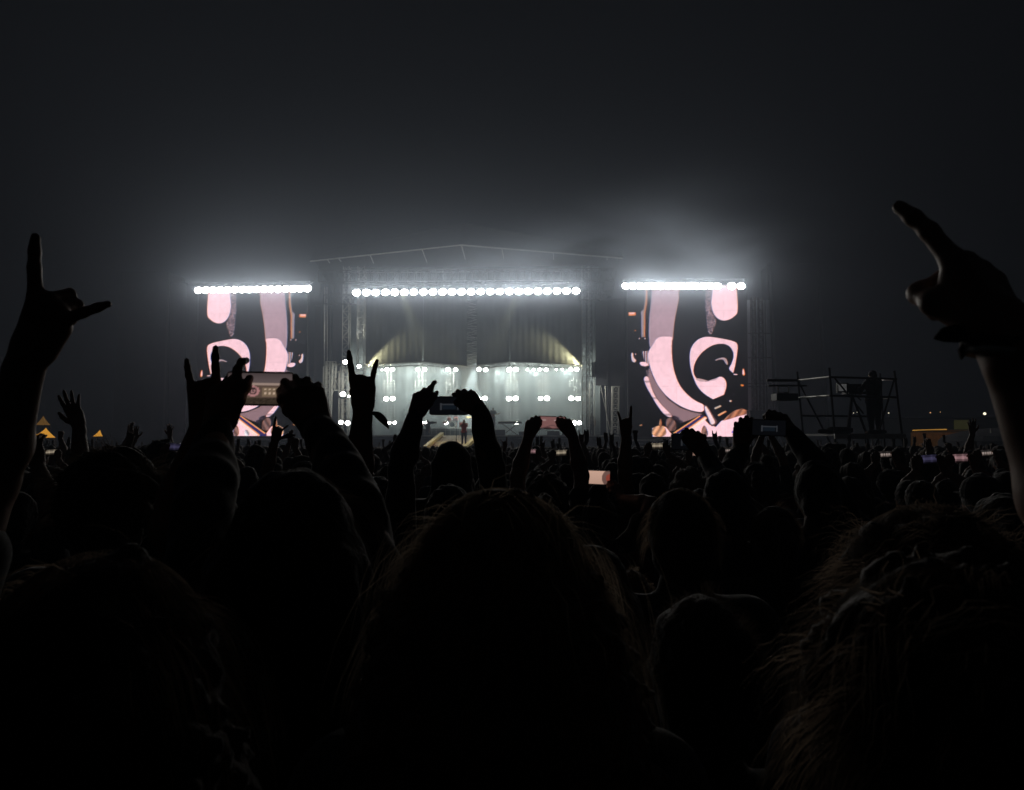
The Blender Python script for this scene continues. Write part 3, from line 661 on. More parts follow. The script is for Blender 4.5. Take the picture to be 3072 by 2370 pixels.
# ---- spots: drape and beam lamps, plus added fills for backdrop, ramp and wings
def spot(name, p, q, energy, col, ang, blend=.6, rad=.12):
    l = bpy.data.lights.new(name, 'SPOT'); l.energy = energy; l.color = col; l.spot_size = R(ang); l.spot_blend = blend; l.shadow_soft_size = rad
    ob = bpy.data.objects.new(name, l); C.objects.link(ob); a = STG @ Vector(p); b = STG @ Vector(q); ob.location = a; ob.rotation_euler = (b - a).to_track_quat('-Z', 'Y').to_euler(); return ob
for x in (1130, 1230, 1330, 1500, 1600, 1700):
    spot('added_backdrop_wash', S(x, 1106, 4.6), S(x, 1205, 9.9), 950, (.96, 1, .93), 120, .8)  # added lights without fixtures, lift the backdrop to the glow of lit smoke
spot('drape_lamp', S(1092, 1096, 3.7), S(1230, 1052, 4.0), 900, (1, .93, .58), 58, .5)
spot('drape_lamp', S(1752, 1098, 3.7), S(1600, 1050, 4.0), 1100, (1, .93, .58), 58, .5)
spot('drape_lamp', S(1400, 1108, 3.0), S(1330, 1060, 4.1), 25, (1, .93, .6), 60, .8)
spot('drape_lamp', S(1432, 1108, 3.0), S(1490, 1060, 4.1), 35, (1, .93, .6), 60, .8)
spot('beam_lamp', S(1427, 1085, 5.2), S(1405, 1230, 5), 6500, (.95, 1, .95), 34, .3)
spot('added_front_light', S(1200, 868, -1.6), Vector((ms.x, -6.5, 1.8)), 2000, (1, .87, .5), 22, 1.0)  # added pair lighting singer and ramp from the front, no fixtures of this truss
spot('added_front_light', S(1560, 868, -1.6), Vector((ms.x, -6.0, 1.8)), 1500, (1, .87, .5), 22, 1.0)
spot('added_side_fill', S(1075, 1120, -1.5), S(990, 1190, 1), 420, (1, .97, .85), 95, .8)  # added fills that brighten the scaffold tubes, no lamps stand here
spot('added_side_fill', S(1080, 1000, -1.0), S(1040, 950, 1), 120, (1, .97, .85), 110, .8)
spot('added_side_fill', S(1765, 1130, -1.5), S(1845, 1220, 1), 160, (1, .97, .85), 95, .8)
# ================================================================== bodies (signed distance fields -> one continuous surface)
class Field:
    def __init__(s, lo, hi, h):
        s.lo = np.array(lo, np.float32); s.h = h
        s.n = np.ceil((np.array(hi) - s.lo) / h).astype(int) + 1
        s.f = np.full(tuple(s.n), 9.0, np.float32)
    def reg(s, lo, hi):
        a = np.clip(np.floor((np.array(lo) - s.lo) / s.h).astype(int), 0, s.n)
        b = np.clip(np.ceil((np.array(hi) - s.lo) / s.h).astype(int) + 1, 0, s.n)
        if (b <= a).any(): return None, None
        ax = [s.lo[i] + s.h * np.arange(a[i], b[i], dtype=np.float32) for i in range(3)]
        return tuple(slice(a[i], b[i]) for i in range(3)), np.meshgrid(*ax, indexing='ij', sparse=True)
    def put(s, sl, d, k, sub=False):
        f = s.f[sl]
        if sub: s.f[sl] = np.maximum(f, -d); return
        if k > 0:
            h = np.clip(.5 + .5 * (f - d) / k, 0, 1); s.f[sl] = f * (1 - h) + d * h - k * h * (1 - h)
        else: s.f[sl] = np.minimum(f, d)
    def cone(s, a, b, ra, rb, k=0.02, flat=None):
        a = np.array(a, np.float32); b = np.array(b, np.float32); m = max(ra, rb) + k + 2 * s.h
        sl, g = s.reg(np.minimum(a, b) - m, np.maximum(a, b) + m)
        if sl is None: return
        d = b - a; L = float((d * d).sum()) + 1e-9
        t = np.clip(((g[0] - a[0]) * d[0] + (g[1] - a[1]) * d[1] + (g[2] - a[2]) * d[2]) / L, 0, 1)
        q = np.sqrt((g[0] - a[0] - t * d[0]) ** 2 + (g[1] - a[1] - t * d[1]) ** 2 + (g[2] - a[2] - t * d[2]) ** 2) - (ra + (rb - ra) * t)
        s.put(sl, q, k)
    def ell(s, c, r, k=0.02, rot=None, sub=False):
        c = np.array(c, np.float32); r = np.array(r, np.float32); m = r.max() + k + 2 * s.h
        sl, g = s.reg(c - m, c + m)
        if sl is None: return
        x, y, z = g[0] - c[0], g[1] - c[1], g[2] - c[2]
        if rot is not None:
            Q = np.array(rot, np.float32)     # rows: local axes
            x, y, z = Q[0, 0] * x + Q[0, 1] * y + Q[0, 2] * z, Q[1, 0] * x + Q[1, 1] * y + Q[1, 2] * z, Q[2, 0] * x + Q[2, 1] * y + Q[2, 2] * z
        k0 = np.sqrt((x / r[0]) ** 2 + (y / r[1]) ** 2 + (z / r[2]) ** 2); k1 = np.sqrt((x / r[0] ** 2) ** 2 + (y / r[1] ** 2) ** 2 + (z / r[2] ** 2) ** 2) + 1e-6
        s.put(sl, k0 * (k0 - 1) / k1, k, sub)
    def noise(s, amp, scale, seed):
        """smooth value noise added to the field: cloth folds, hair locks"""
        r = np.random.default_rng(seed)
        g = [np.arange(n, dtype=np.float32) * s.h for n in s.n]
        X, Y, Z = np.meshgrid(*g, indexing='ij', sparse=True); o = 0
        for _ in range(5):
            w = r.normal(size=3) * scale; p = r.uniform(0, 6.3); o = o + np.sin(w[0] * X + w[1] * Y + w[2] * Z + p)
        s.f += np.float32(amp / 3) * o.astype(np.float32)
    def mesh(s):
        f = s.f; ins = f < 0
        c = np.zeros(tuple(s.n - 1), np.int8); acc = np.zeros(tuple(s.n - 1), np.int8)
        for dx in (0, 1):
            for dy in (0, 1):
                for dz in (0, 1): acc += ins[dx:s.n[0] - 1 + dx, dy:s.n[1] - 1 + dy, dz:s.n[2] - 1 + dz]
        act = (acc > 0) & (acc < 8); ci = np.argwhere(act)
        idx = np.full(act.shape, -1, np.int64); idx[act] = np.arange(len(ci))
        pos = np.zeros((len(ci), 3), np.float32); cnt = np.zeros(len(ci), np.float32)
        corner = [(i, j, k) for i in (0, 1) for j in (0, 1) for k in (0, 1)]
        for a in corner:
            for ax in range(3):
                if a[ax]: continue
                b = list(a); b[ax] = 1
                fa = f[ci[:, 0] + a[0], ci[:, 1] + a[1], ci[:, 2] + a[2]]; fb = f[ci[:, 0] + b[0], ci[:, 1] + b[1], ci[:, 2] + b[2]]
                x = (fa < 0) != (fb < 0); t = np.where(x, fa / np.where(x, fa - fb, 1), 0)
                p = np.tile(np.array(a, np.float32), (len(ci), 1)); p[:, ax] += t
                pos[x] += p[x]; cnt += x
        v = s.lo + (ci + pos / cnt[:, None]) * s.h
        F_ = []
        for ax in range(3):
            sa = [slice(None)] * 3; sb = [slice(None)] * 3; sa[ax] = slice(0, -1); sb[ax] = slice(1, None)
            x = ins[tuple(sa)] != ins[tuple(sb)]; e = np.argwhere(x); o1, o2 = [i for i in range(3) if i != ax]
            ok = (e[:, o1] > 0) & (e[:, o2] > 0) & (e[:, o1] < s.n[o1] - 1) & (e[:, o2] < s.n[o2] - 1); e = e[ok]
            q = []
            for d1, d2 in ((1, 1), (0, 1), (0, 0), (1, 0)):
                c_ = e.copy(); c_[:, o1] -= d1; c_[:, o2] -= d2; q.append(idx[c_[:, 0], c_[:, 1], c_[:, 2]])
            q = np.stack(q, 1); fl = ins[e[:, 0], e[:, 1], e[:, 2]]
            if ax == 1: fl = ~fl
            q[~fl] = q[~fl][:, ::-1]; F_.append(q)
        return v.astype(np.float64), np.concatenate(F_)

def nrm(v): v = np.array(v, float); return v / (np.linalg.norm(v) + 1e-9)
def rotv(v, ax, a):
    ax = nrm(ax); v = np.array(v, float)
    return v * math.cos(a) + np.cross(ax, v) * math.sin(a) + ax * np.dot(ax, v) * (1 - math.cos(a))
# hand poses: finger -> (splay, knuckle bend, middle bend, tip bend) in degrees; thumb -> two directions in (thumb side, along, palm side)
HP = {
 'horns': dict(i=(7, -2, 6, 4), m=(2, 82, 95, 55), r=(-3, 84, 95, 55), p=(-14, 0, 8, 5), t=((.35, .75, .55), (-.55, .55, .6), (-.85, .3, .3))),
 'hornsw': dict(i=(4, 2, 6, 4), m=(2, 78, 90, 50), r=(-3, 80, 90, 50), p=(-38, 4, 8, 5), t=((.4, .75, .5), (-.4, .6, .6), (-.8, .3, .3))),
 'open': dict(i=(9, -4, 8, 5), m=(2, -2, 8, 6), r=(-6, 0, 10, 6), p=(-17, 2, 12, 8), t=((.75, .6, .2), (.55, .8, .1), (.35, .9, .1))),
 'loose': dict(i=(7, 12, 25, 15), m=(2, 18, 30, 18), r=(-5, 22, 32, 20), p=(-13, 26, 34, 22), t=((.65, .65, .35), (.3, .85, .4), (.1, .9, .4))),
 'fist': dict(i=(3, 78, 95, 55), m=(0, 80, 95, 55), r=(-3, 82, 95, 55), p=(-6, 84, 95, 55), t=((.45, .7, .5), (-.2, .7, .65), (-.8, .4, .3))),
 'point': dict(i=(3, -6, 4, 2), m=(0, 72, 80, 45), r=(-3, 80, 88, 50), p=(-6, 82, 90, 50), t=((.55, .75, .45), (.1, .85, .45), (-.25, .85, .4))),
 'hold': dict(i=(10, 8, 30, 20), m=(3, 42, 58, 30), r=(-3, 52, 66, 35), p=(-9, 58, 70, 38), t=((.55, .5, .7), (.1, .85, .6), (-.1, .95, .4))),
 'grip': dict(i=(5, 14, 74, 45), m=(1, 22, 80, 45), r=(-4, 30, 84, 45), p=(-9, 38, 86, 45), t=((.5, .8, -.25), (.15, .95, .2), (.0, 1, .3))),
 'gripup': dict(i=(-4, 0, 22, 30), m=(2, 24, 78, 45), r=(-4, 34, 82, 45), p=(-9, 44, 84, 45), t=((.5, .8, -.25), (.15, .95, .2), (.0, 1, .3))),
 'pinch': dict(i=(6, 45, 50, 25), m=(2, 40, 45, 25), r=(-4, 30, 40, 20), p=(-12, 20, 35, 18), t=((.5, .65, .6), (.2, .8, .6), (.0, .9, .5))),
}
def hand(fl, w, f, n, side, pose, sc=1.0):
    f = nrm(f); n = nrm(np.array(n) - f * np.dot(n, f)); s_ = np.cross(f, n) * side; P = HP[pose]; w = np.array(w, float)
    kn = {'i': (.029, .088), 'm': (.009, .092), 'r': (-.011, .087), 'p': (-.029, .078)}
    ph = {'i': (.043, .026, .021), 'm': (.048, .030, .022), 'r': (.044, .028, .021), 'p': (.034, .021, .018)}
    rd = {"i": (.0107, .0097, .0088), 'm': (.0108, .0098, .0088), 'r': (.0101, .0092, .0082), 'p': (.0090, .0082, .0072)}
    kk = .006 * sc
    for q in 'imrp':
        s0, l0 = kn[q]; base = w + (s_ * s0 * .55 + f * .012) * sc; K = w + (s_ * s0 + f * l0 + n * (-.003)) * sc
        fl.cone(base, K, .0165 * sc, .0118 * sc, .016 * sc)
        fl.cone(base + n * .010 * sc, w + (s_ * s0 * .95 + f * (l0 - .018) + n * .010) * sc, .015 * sc, .011 * sc, .014 * sc)
    for q in 'imrp':
        s0, l0 = kn[q]; K = w + (s_ * s0 + f * l0 + n * (-.003)) * sc; sp, *bd = P[q]; sp = R(sp)
        d = f * math.cos(sp) + s_ * math.sin(sp) ; lat = s_ * math.cos(sp) - f * math.sin(sp); ax = np.cross(d, n); p = K
        for L, r0, r1, b in zip(ph[q], (rd[q][0] * 1.12, rd[q][1], rd[q][2]), (rd[q][1], rd[q][2], rd[q][2] * .86), bd):
            d = rotv(d, ax, R(b)); e = p + d * L * sc
            fl.cone(p, e, r0 * sc, r1 * sc, kk); p = e
    tb = w + (s_ * .020 + f * .018 + n * .010) * sc; T = P['t']; p = tb
    for v, L, r0, r1 in zip(T, (.046, .034, .028), (.0165, .0118, .0105), (.0125, .0108, .0088)):
        d = nrm(s_ * v[0] + f * v[1] + n * v[2]); e = p + d * L * sc; fl.cone(p, e, r0 * sc, r1 * sc, .010 * sc); p = e
    fl.cone(w - f * .03 * sc, w + f * .02 * sc, .027 * sc, .026 * sc, .012 * sc)

def ik(sh, wr, hint, l1, l2):
    sh = np.array(sh, float); wr = np.array(wr, float); d = wr - sh; L = np.linalg.norm(d); L2 = min(L, (l1 + l2) * .995); d = d / L
    wr = sh + d * L2; a = (l1 * l1 - l2 * l2 + L2 * L2) / (2 * L2); h = math.sqrt(max(0, l1 * l1 - a * a)); c = sh + d * a
    v = np.array(hint, float) - c; v -= d * np.dot(v, d); return c + nrm(v) * h, wr

SKIN = [(.42, .25, .17), (.30, .17, .11), (.5, .32, .23)]
M['skin'] = mat('skin', (.24, .135, .09), .55, noise=.12, nscale=30, bump=.05)
M['skin_fair'] = mat('fair_skin', (.34, .2, .14), .5, noise=.1, nscale=30, bump=.05)
CL = [mat('black_cotton', (.02, .02, .022), .9, noise=.2, nscale=25, bump=.15, sheen=.5), mat('charcoal_cotton', (.05, .05, .055), .9, noise=.2, nscale=25, bump=.15, sheen=.5),
      mat('navy_cotton', (.02, .03, .07), .9, noise=.2, nscale=25, bump=.15), mat('maroon_cotton', (.09, .02, .025), .9, noise=.2, nscale=25, bump=.15), mat('grey_cotton', (.2, .2, .2), .9, noise=.15, nscale=25, bump=.15), mat('olive_cotton', (.06, .065, .035), .9, noise=.2, nscale=25, bump=.15)]
HC = [mat('black_hair', (.012, .010, .009), .7, spec=.2, noise=.3, nscale=60, bump=.5, sheen=.7), mat('brown_hair', (.05, .028, .016), .7, spec=.2, noise=.35, nscale=60, bump=.5, sheen=.7), mat('light_brown_hair', (.16, .095, .05), .7, spec=.2, noise=.35, nscale=60, bump=.5, sheen=.7)]
HS = [mat('black_hair_strands', (.02, .016, .014), .7, spec=.15, trans=(.12, .09, .07)), mat('brown_hair_strands', (.07, .042, .025), .7, spec=.15, trans=(.42, .32, .24)), mat('blond_hair_strands', (.3, .2, .12), .7, spec=.15, trans=(.62, .5, .38))]
DENIM = mat('dark_denim', (.03, .04, .07), .9, noise=.2, nscale=40)
CAPM = mat('cap_cloth', (.03, .03, .035), .85, noise=.2, nscale=40, bump=.1)

def body_mesh(h, arms, fine=.010, head_turn=0., lean=0., only='body', hair='short', hood=False, bulk=1.0, seed=0, nohands=False, legs='stand'):
    """arms: {side: dict(sh,el,wr,f,n,pose)} in local metres for a 1.75 m body. side +1 = right (x > 0)."""
    pts = [(-.34, -.25, -.02), (.34, .30, 1.82)]
    for a in arms.values():
        for q in ('el', 'wr'): pts += [np.array(a[q]) - .08, np.array(a[q]) + .08]
        tip = np.array(a['wr']) + nrm(a['f']) * .1; pts += [tip - .14, tip + .14]
    P = np.array(pts); lo = P.min(0); hi = P.max(0)
    b = bulk
    def torso(F, g=0.0, k=.05):
        F.cone((-.07, 0, .93), (.07, 0, .93), .125 * b + g, .125 * b + g, k)
        F.cone((0, .0, .95), (0, .005, 1.12), .125 * b + g, .118 * b + g, k)
        F.cone((-.035, 0, 1.10), (-.075, 0, 1.30), .105 * b + g, .115 * b + g, k); F.cone((.035, 0, 1.10), (.075, 0, 1.30), .105 * b + g, .115 * b + g, k)
        F.cone((-.15, -.01, 1.40), (.15, -.01, 1.40), .066 * b + g, .066 * b + g, k)
        F.cone((0, -.015, 1.42), (0, 0, 1.5), .07 + g, .055 + g, .04)
    def arm(F, a, s_, g=0.0, upper_only=False, cut=1.0):
        sh, el, wr = [np.array(a[q], float) for q in ('sh', 'el', 'wr')]
        F.cone(np.array((s_ * .12, 0, 1.38)), sh, .07 + g, .062 + g, .05)
        F.cone(sh, sh + (el - sh) * cut, .055 * b + g, (.055 + (.042 - .055) * cut) * b + g + (.008 if upper_only else 0), .03)
        if upper_only: return
        d = wr - el
        F.cone(el, el + d * .3, .042 * b + g, .046 * b + g, .02); F.cone(el + d * .3, wr, .046 * b + g, .027 + g, .02)
    if only == 'body':
        F = Field(lo - .03, hi + .03, fine)
        torso(F)
        for s_ in (-1, 1):
            if s_ in arms: arm(F, arms[s_], s_)
            else:
                arm(F, dict(sh=(s_ * .18, 0, 1.40), el=(s_ * .24, -.01, 1.13), wr=(s_ * .25, .06, .89)), s_)
                hand(F, (s_ * .25, .06, .89), (0, .15, -1), (-s_, .2, 0), s_, 'loose')
            F.cone((s_ * .09, 0, .92), (s_ * .11, .02, .5), .095 * b, .06 * b, .03); F.cone((s_ * .11, .02, .5), (s_ * .12, -.02, .09), .058 * b, .038, .02)
            F.cone((s_ * .12, -.03, .06), (s_ * .14, .16, .035), .042, .034, .02)
        ct, st_ = math.cos(head_turn), math.sin(head_turn)
        rt = np.array(((ct, st_, 0), (-st_, ct, 0), (0, 0, 1)))
        H = np.array((0, .02, 1.635)); loc = lambda x, y, z: H + np.array((ct * x - st_ * y, st_ * x + ct * y, z))
        F.cone((0, -.01, 1.44), (0, .01, 1.58), .06, .055, .02)
        F.ell(H, (.077, .097, .112), .015, rt); F.ell(loc(0, .035, -.06), (.055, .062, .06), .025, rt)
        F.cone(loc(0, .095, .005), loc(0, .115, -.03), .009, .014, .010)
        F.cone(loc(-.018, .092, -.062), loc(.018, .092, -.062), .007, .007, .008); F.cone(loc(0, .080, -.10), loc(0, .082, -.095), .016, .016, .015)
        F.cone(loc(-.045, .078, .025), loc(.045, .078, .025), .010, .010, .012)
        for e in (-1, 1):
            F.ell(loc(e * .078, -.005, -.005), (.008, .019, .031), .006, rt); F.ell(loc(e * .03, .099, .004), (.014, .010, .009), 0, rt, sub=True)
            F.ell(loc(e * .03, .082, .003), (.0125, .0125, .0125), .002, rt)
        for s_, a in arms.items():
            if not nohands: hand(F, a['wr'], a['f'], a['n'], s_, a['pose'], a.get('hs', 1.0))
        return F.mesh()
    if only == 'shirt':
        F = Field(lo - .03, hi + .03, max(fine, .012)); g = .012
        torso(F, g)
        for s_ in (-1, 1):
            a = arms.get(s_, dict(sh=(s_ * .18, 0, 1.40), el=(s_ * .24, -.01, 1.13), wr=(s_ * .25, .06, .89)))
            if a.get('sleeve') == 'long':
                arm(F, a, s_, .007)
            else: arm(F, a, s_, g, True, .55)
        if hood:
            F.ell((0, -.005, 1.645), (.105, .125, .145), .05); F.cone((0, -.04, 1.44), (0, -.02, 1.56), .12, .10, .05)
            sl, gr = F.reg((-.09, .06, 1.5), (.09, .3, 1.85)); F.ell((0, .12, 1.62), (.07, .09, .10), 0, sub=True)
        F.noise(.006, 28, seed)
        # open hem and neck: cut away under the hem
        sl, gr = F.reg((lo[0], lo[1], lo[2]), (hi[0], hi[1], .86)); F.f[:, :, :max(0, int((.86 - F.lo[2]) / F.h))] = 9
        v, f = F.mesh(); return v, f
    if only == 'trousers':
        F = Field((-.3, -.25, .03), (.3, .3, 1.06), .016)
        F.cone((-.07, 0, .93), (.07, 0, .93), .135 * b, .135 * b, .04)
        for s_ in (-1, 1): F.cone((s_ * .09, 0, .92), (s_ * .11, .02, .5), .105 * b, .075 * b, .03); F.cone((s_ * .11, .02, .5), (s_ * .12, -.02, .11), .072 * b, .06, .02)
        F.noise(.005, 30, seed); return F.mesh()
    if only == 'hair':
        F = Field((-.2, -.25, 1.02), (.2, .22, 1.86), .009)
        ct, st_ = math.cos(head_turn), math.sin(head_turn); rt = np.array(((ct, st_, 0), (-st_, ct, 0), (0, 0, 1)))
        c = np.array((0, .01, 1.65))
        big = {'short': (.090, .105, .118), 'crop': (.082, .101, .113), 'curly': (.118, .13, .135), 'afro': (.118, .13, .135), 'long': (.098, .115, .122), 'wavy': (.100, .113, .119), 'bun': (.088, .105, .118), 'pony': (.088, .105, .118), 'cap': (.088, .104, .105)}[hair]
        F.ell(c, big, .01, rt)
        F.ell(c + np.array((0, -.05, -.07)), (.075, .06, .07), .04)
        if hair in ('long', 'wavy'):
            w = .03 if hair == 'wavy' else 0
            for x in (-.07, -.035, 0, .035, .07): F.cone((x, -.05, 1.60), (x * (1.35 + w * 12), -.10, 1.24 + abs(x)), .055 + w * .6, .045 + w, .03)
            for x in (-1, 1): F.cone((x * .085, .0, 1.62), (x * (.12 + w), -.03, 1.36), .035 + w * .6, .035 + w, .03)
        if hair == 'bun': F.ell((0, -.06, 1.78), (.05, .05, .045), .02)
        if hair == 'pony': F.cone((0, -.10, 1.70), (0, -.14, 1.62), .03, .035, .02); F.cone((0, -.14, 1.62), (.01, -.12, 1.38), .035, .018, .02)
        if hair in ('curly', 'afro', 'wavy'): F.noise(.014, 75, seed); F.noise(.006, 160, seed + 1)
        else: F.noise(.005, 70, seed)
        # leave the face open
        F.ell(c + np.array((-st_ * .15, ct * .15, -.055)), (.075, .105, .105), 0, rt, sub=True)
        return F.mesh()

def strands(c, rad, n, L, wave, width, seed, droop=1.0, curl=0., z_lo=-.2):
    """thin hair ribbons rooted on an ellipsoid and falling under their own weight"""
    r = np.random.default_rng(seed); k = 9; V = np.zeros((n, k, 2, 3)); c = np.array(c); rad = np.array(rad)
    nc = max(40, n // 22); cl = r.integers(0, nc, n); loose = r.random(n) < .06
    d0 = r.normal(size=(nc, 3)); d0 /= np.linalg.norm(d0, axis=1)[:, None]; d0[:, 2] = np.where(d0[:, 2] < z_lo, -d0[:, 2] * .6, d0[:, 2]); d0[:, 1] = np.where((d0[:, 1] > .45) & (d0[:, 2] < .35), -d0[:, 1], d0[:, 1])
    d0 /= np.linalg.norm(d0, axis=1)[:, None]; d = d0[cl] + r.normal(size=(n, 3)) * np.where(loose, .25, .085)[:, None]; d /= np.linalg.norm(d, axis=1)[:, None]; p = c + d * rad * .97
    away = d.copy(); cj = r.normal(size=(nc, 3)); dirv = away * np.array((.35, .35, .2)) + np.array((0, -.1, -.25 * droop)) + cj[cl] * .2 + r.normal(size=(n, 3)) * np.where(loose, .2, .05)[:, None]
    ln = L * (r.uniform(.55, 1.1, nc)[cl] * r.uniform(.85, 1.05, n)) / (k - 1); side = np.cross(d0, cj); side /= np.linalg.norm(side, axis=1)[:, None]; side = side[cl]
    ph = r.uniform(0, 6.3, nc)[cl] + r.normal(size=n) * .25; fr = r.uniform(.8, 1.6, nc)[cl]
    for j in range(k):
        w = width * (1 - .8 * j / (k - 1)); V[:, j, 0] = p - side * w; V[:, j, 1] = p + side * w
        dirv = dirv + np.array((0, 0, -1)) * droop * .42 + side * (wave * np.sin(ph + fr * j * 1.7))[:, None] + (np.cross(side, dirv) * (wave * np.cos(ph + fr * j * 1.9))[:, None])
        dirv /= np.linalg.norm(dirv, axis=1)[:, None]; p = p + dirv * ln[:, None]
        q = (p - c) / rad; m_ = np.linalg.norm(q, axis=1); ins = m_ < 1.0; p[ins] = c + (q[ins] / m_[ins][:, None]) * rad * 1.005
    idx = np.arange(n * k * 2).reshape(n, k, 2); f = np.stack([idx[:, :-1, 0], idx[:, :-1, 1], idx[:, 1:, 1], idx[:, 1:, 0]], -1).reshape(-1, 4)
    return V.reshape(-1, 3), f

def make_person(name_label, arms, h=1.72, skin='skin', shirt=0, hair='short', hcol=0, fine=.010, turn=0., strand=None, hood=False, bulk=1.0, seed=0, group=None, band=False):
    t = tag(empty('person'), name_label, 'person', group); sc = h / 1.75
    def mk(nm, vf, m_, par=t, sm=True):
        return mesh_obj(nm, vf[0] * sc, vf[1], m_, par, sm)
    bd = mk('body', body_mesh(h, arms, fine, turn, bulk=bulk), M[skin])
    mk('hooded_top' if hood else 'shirt', body_mesh(h, arms, fine, turn, only='shirt', hood=hood, bulk=bulk, seed=seed), CL[shirt])
    mk('trousers', body_mesh(h, arms, only='trousers', bulk=bulk, seed=seed + 5), DENIM)
    if not hood:
        hm = mk('hair', body_mesh(h, arms, only='hair', hair=hair, head_turn=turn, seed=seed + 9), HC[hcol])
        if hair == 'cap':
            m = MB(); m.lathe((0, .012, 1.66), (0, 0, 1), [(-.01, .098), (.03, .1), (.07, .085), (.095, .055), (.105, .01)], 20)
            m.prism([Vector((x, y, 1.665)) for x, y in ((-.07, .07), (-.06, .15), (-.03, .18), (.03, .18), (.06, .15), (.07, .07))], (0, 0, .006))
            m.v = [tuple(Vector(v) * sc) for v in m.v]; m.build('cap', CAPM, t, smooth=False)
        if strand:
            n, L, wave, width, rad, droop = strand
            vf = strands((0, .01, 1.65), rad, n, L, wave, width, seed + 3, droop)
            mesh_obj('loose_strands', vf[0] * sc, vf[1], HS[hcol], hm, True)
    return t, sc
def arm_to(side, wr, hint, f, n, pose, lift=.05, sleeve=None):
    """arm reaching for a wrist point (local, 1.75 m body)"""
    sh = np.array((side * .18, .01, 1.40 + lift)); wr = np.array(wr, float)
    # a raised arm carries its shoulder with it
    d = wr - sh; L = np.linalg.norm(d)
    if L > .545: sh = sh + d / L * min(.09, L - .545)
    el, wr = ik(sh, wr, hint, .295, .255); return dict(sh=sh, el=el, wr=wr, f=f, n=n, pose=pose, sleeve=sleeve)
# ================================================================== phones
def stage_pic(kind, W=60, H=28):
    y, x = np.mgrid[0:H, 0:W]; x = x / W; y = y / H; im = np.zeros((H, W, 3), np.float32)
    g = lambda a, b, c: np.array((a, b, c), np.float32)
    if kind == 'wide':
        im += (np.clip(.28 - .45 * np.abs(y - .25), .05, 1))[..., None] * g(.62, .58, .58)
        im[(y > .30) & (y < .36)] = g(.55, .50, .42)
        im[(y > .38) & (y < .78)] = g(.16, .13, .10)
        ins = (x > .53) & (y > .45) & (y < .72); im[ins] = g(.30, .26, .17)
        dots = (x > .55) & ((np.abs(y - .5) < .03) | (np.abs(y - .62) < .03)) & (np.sin(x * 100) > 0); im[dots] = g(.9, .82, .6)
        im[:, :int(W*.1)] *= .9; im *= np.array((1.1, .88, .88), np.float32); r = np.hypot((x - .385) * 1.7, y - .56); im[(r < .17)] = g(.75, .36, .36); im[(r < .11)] = g(.08, .05, .05); im[(r < .06)] = g(.7, .35, .35); im[(r < .03)] = g(.05, .04, .04)
        low = y > .75; im[low] = (g(.07, .05, .035) * rng.uniform(.5, 1.4, (H, W, 1)))[low]
    elif kind == 'dim':
        im += g(.008, .009, .012); fr = ((np.abs(np.abs(x - .5) - .22) < .02) & (y > .35) & (y < .75)) | ((np.abs(y - .42) < .03) & (np.abs(x - .5) < .2)); im[fr] = g(.10, .11, .13)
        im[(np.abs(x - .5) < .18) & (y > .46) & (y < .7)] = g(.02, .03, .045)
    elif kind == 'pink':
        im += g(.42, .20, .19) * rng.uniform(.85, 1.1, (H, W, 1)); im[(np.abs(y - .28) < .05) & ((np.abs(x - .2) < .08) | (np.abs(x - .65) < .08))] = g(.75, .5, .48); im[y > .88 + .06 * np.sin(x * 14)] = g(.12, .06, .06)
        im[(np.abs(y - .8 - .1 * np.sin(x * 9)) < .03)] = g(.2, .1, .1)
    elif kind == 'peach':
        im += g(.80, .50, .38); r = np.hypot((x - .98) * 2.1, y - .5); im[r < .62] = g(.22, .12, .10); im[r < .3] = g(.6, .12, .08) * .6
        im *= (1.05 - .2 * y)[..., None]
    elif kind == 'mini':
        im += g(.10, .085, .08); im[(np.abs(y - .55) < .2)] = g(.4, .3, .26); im[(np.abs(y - .5) < .2) & (np.sin(x * 40) > .3)] = g(.9, .75, .68)
    elif kind == 'white': im += g(.75, .62, .45); im[y > .6] = g(.25, .2, .15)
    elif kind == 'violet': im += g(.10, .09, .19)
    elif kind == 'rose': im += g(.8, .45, .48) * rng.uniform(.6, 1.1, (H, W, 1))
    if kind in ('violet', 'rose', 'white', 'mini'):
        im *= (.45 + .7 * (np.abs(y - .42) < .16) + .5 * np.exp(-((x - .3) / .06) ** 2) + .5 * np.exp(-((x - .72) / .06) ** 2))[..., None]; im[y > .8] *= .15; im *= rng.uniform(.8, 1.1, (H, W, 1))
    return im
M['phone_case'] = mat('black_phone_case', (.015, .015, .017), .35)
def phone(label, c, x, z, kind, W=.152, H=.073, bright=1.0, group=None):
    """c centre, x along the long side, z up; the screen looks back at the holder"""
    c = Vector(c); x = Vector(x).normalized(); z = Vector(z); z = (z - x * z.dot(x)).normalized(); n = x.cross(z)      # n points away from the camera
    if n.y < 0: n = -n
    t = thing('smartphone', label, 'phone', tuple(c), group)
    m = MB(); k = []; r = .010
    for cx_, cz_, a0 in ((W / 2 - r, H / 2 - r, 0), (-W / 2 + r, H / 2 - r, 90), (-W / 2 + r, -H / 2 + r, 180), (W / 2 - r, -H / 2 + r, 270)):
        for q in range(5): a = R(a0 + q * 22.5); k.append(c + x * (cx_ + r * math.cos(a)) + z * (cz_ + r * math.sin(a)) - n * .004)
    m.prism(k, n * .009); m.build('case', M['phone_case'], t, tuple(c))
    im = stage_pic(kind) * bright; p = c - x * (W / 2 - .004) + z * (H / 2 - .004) - n * .0052
    picture_mesh('screen', im, tuple(p), tuple(x * (W - .008)), tuple(-z * (H - .008)), M['phone_screen'], t, tuple(c))
    q = c + x * (W / 2 - .02) + z * (H / 2 - .018) + n * .005
    MB().lathe(q, n, [(0, .011), (.003, .010)], 12).build('camera_bump', M['phone_case'], t, tuple(c))
    return t

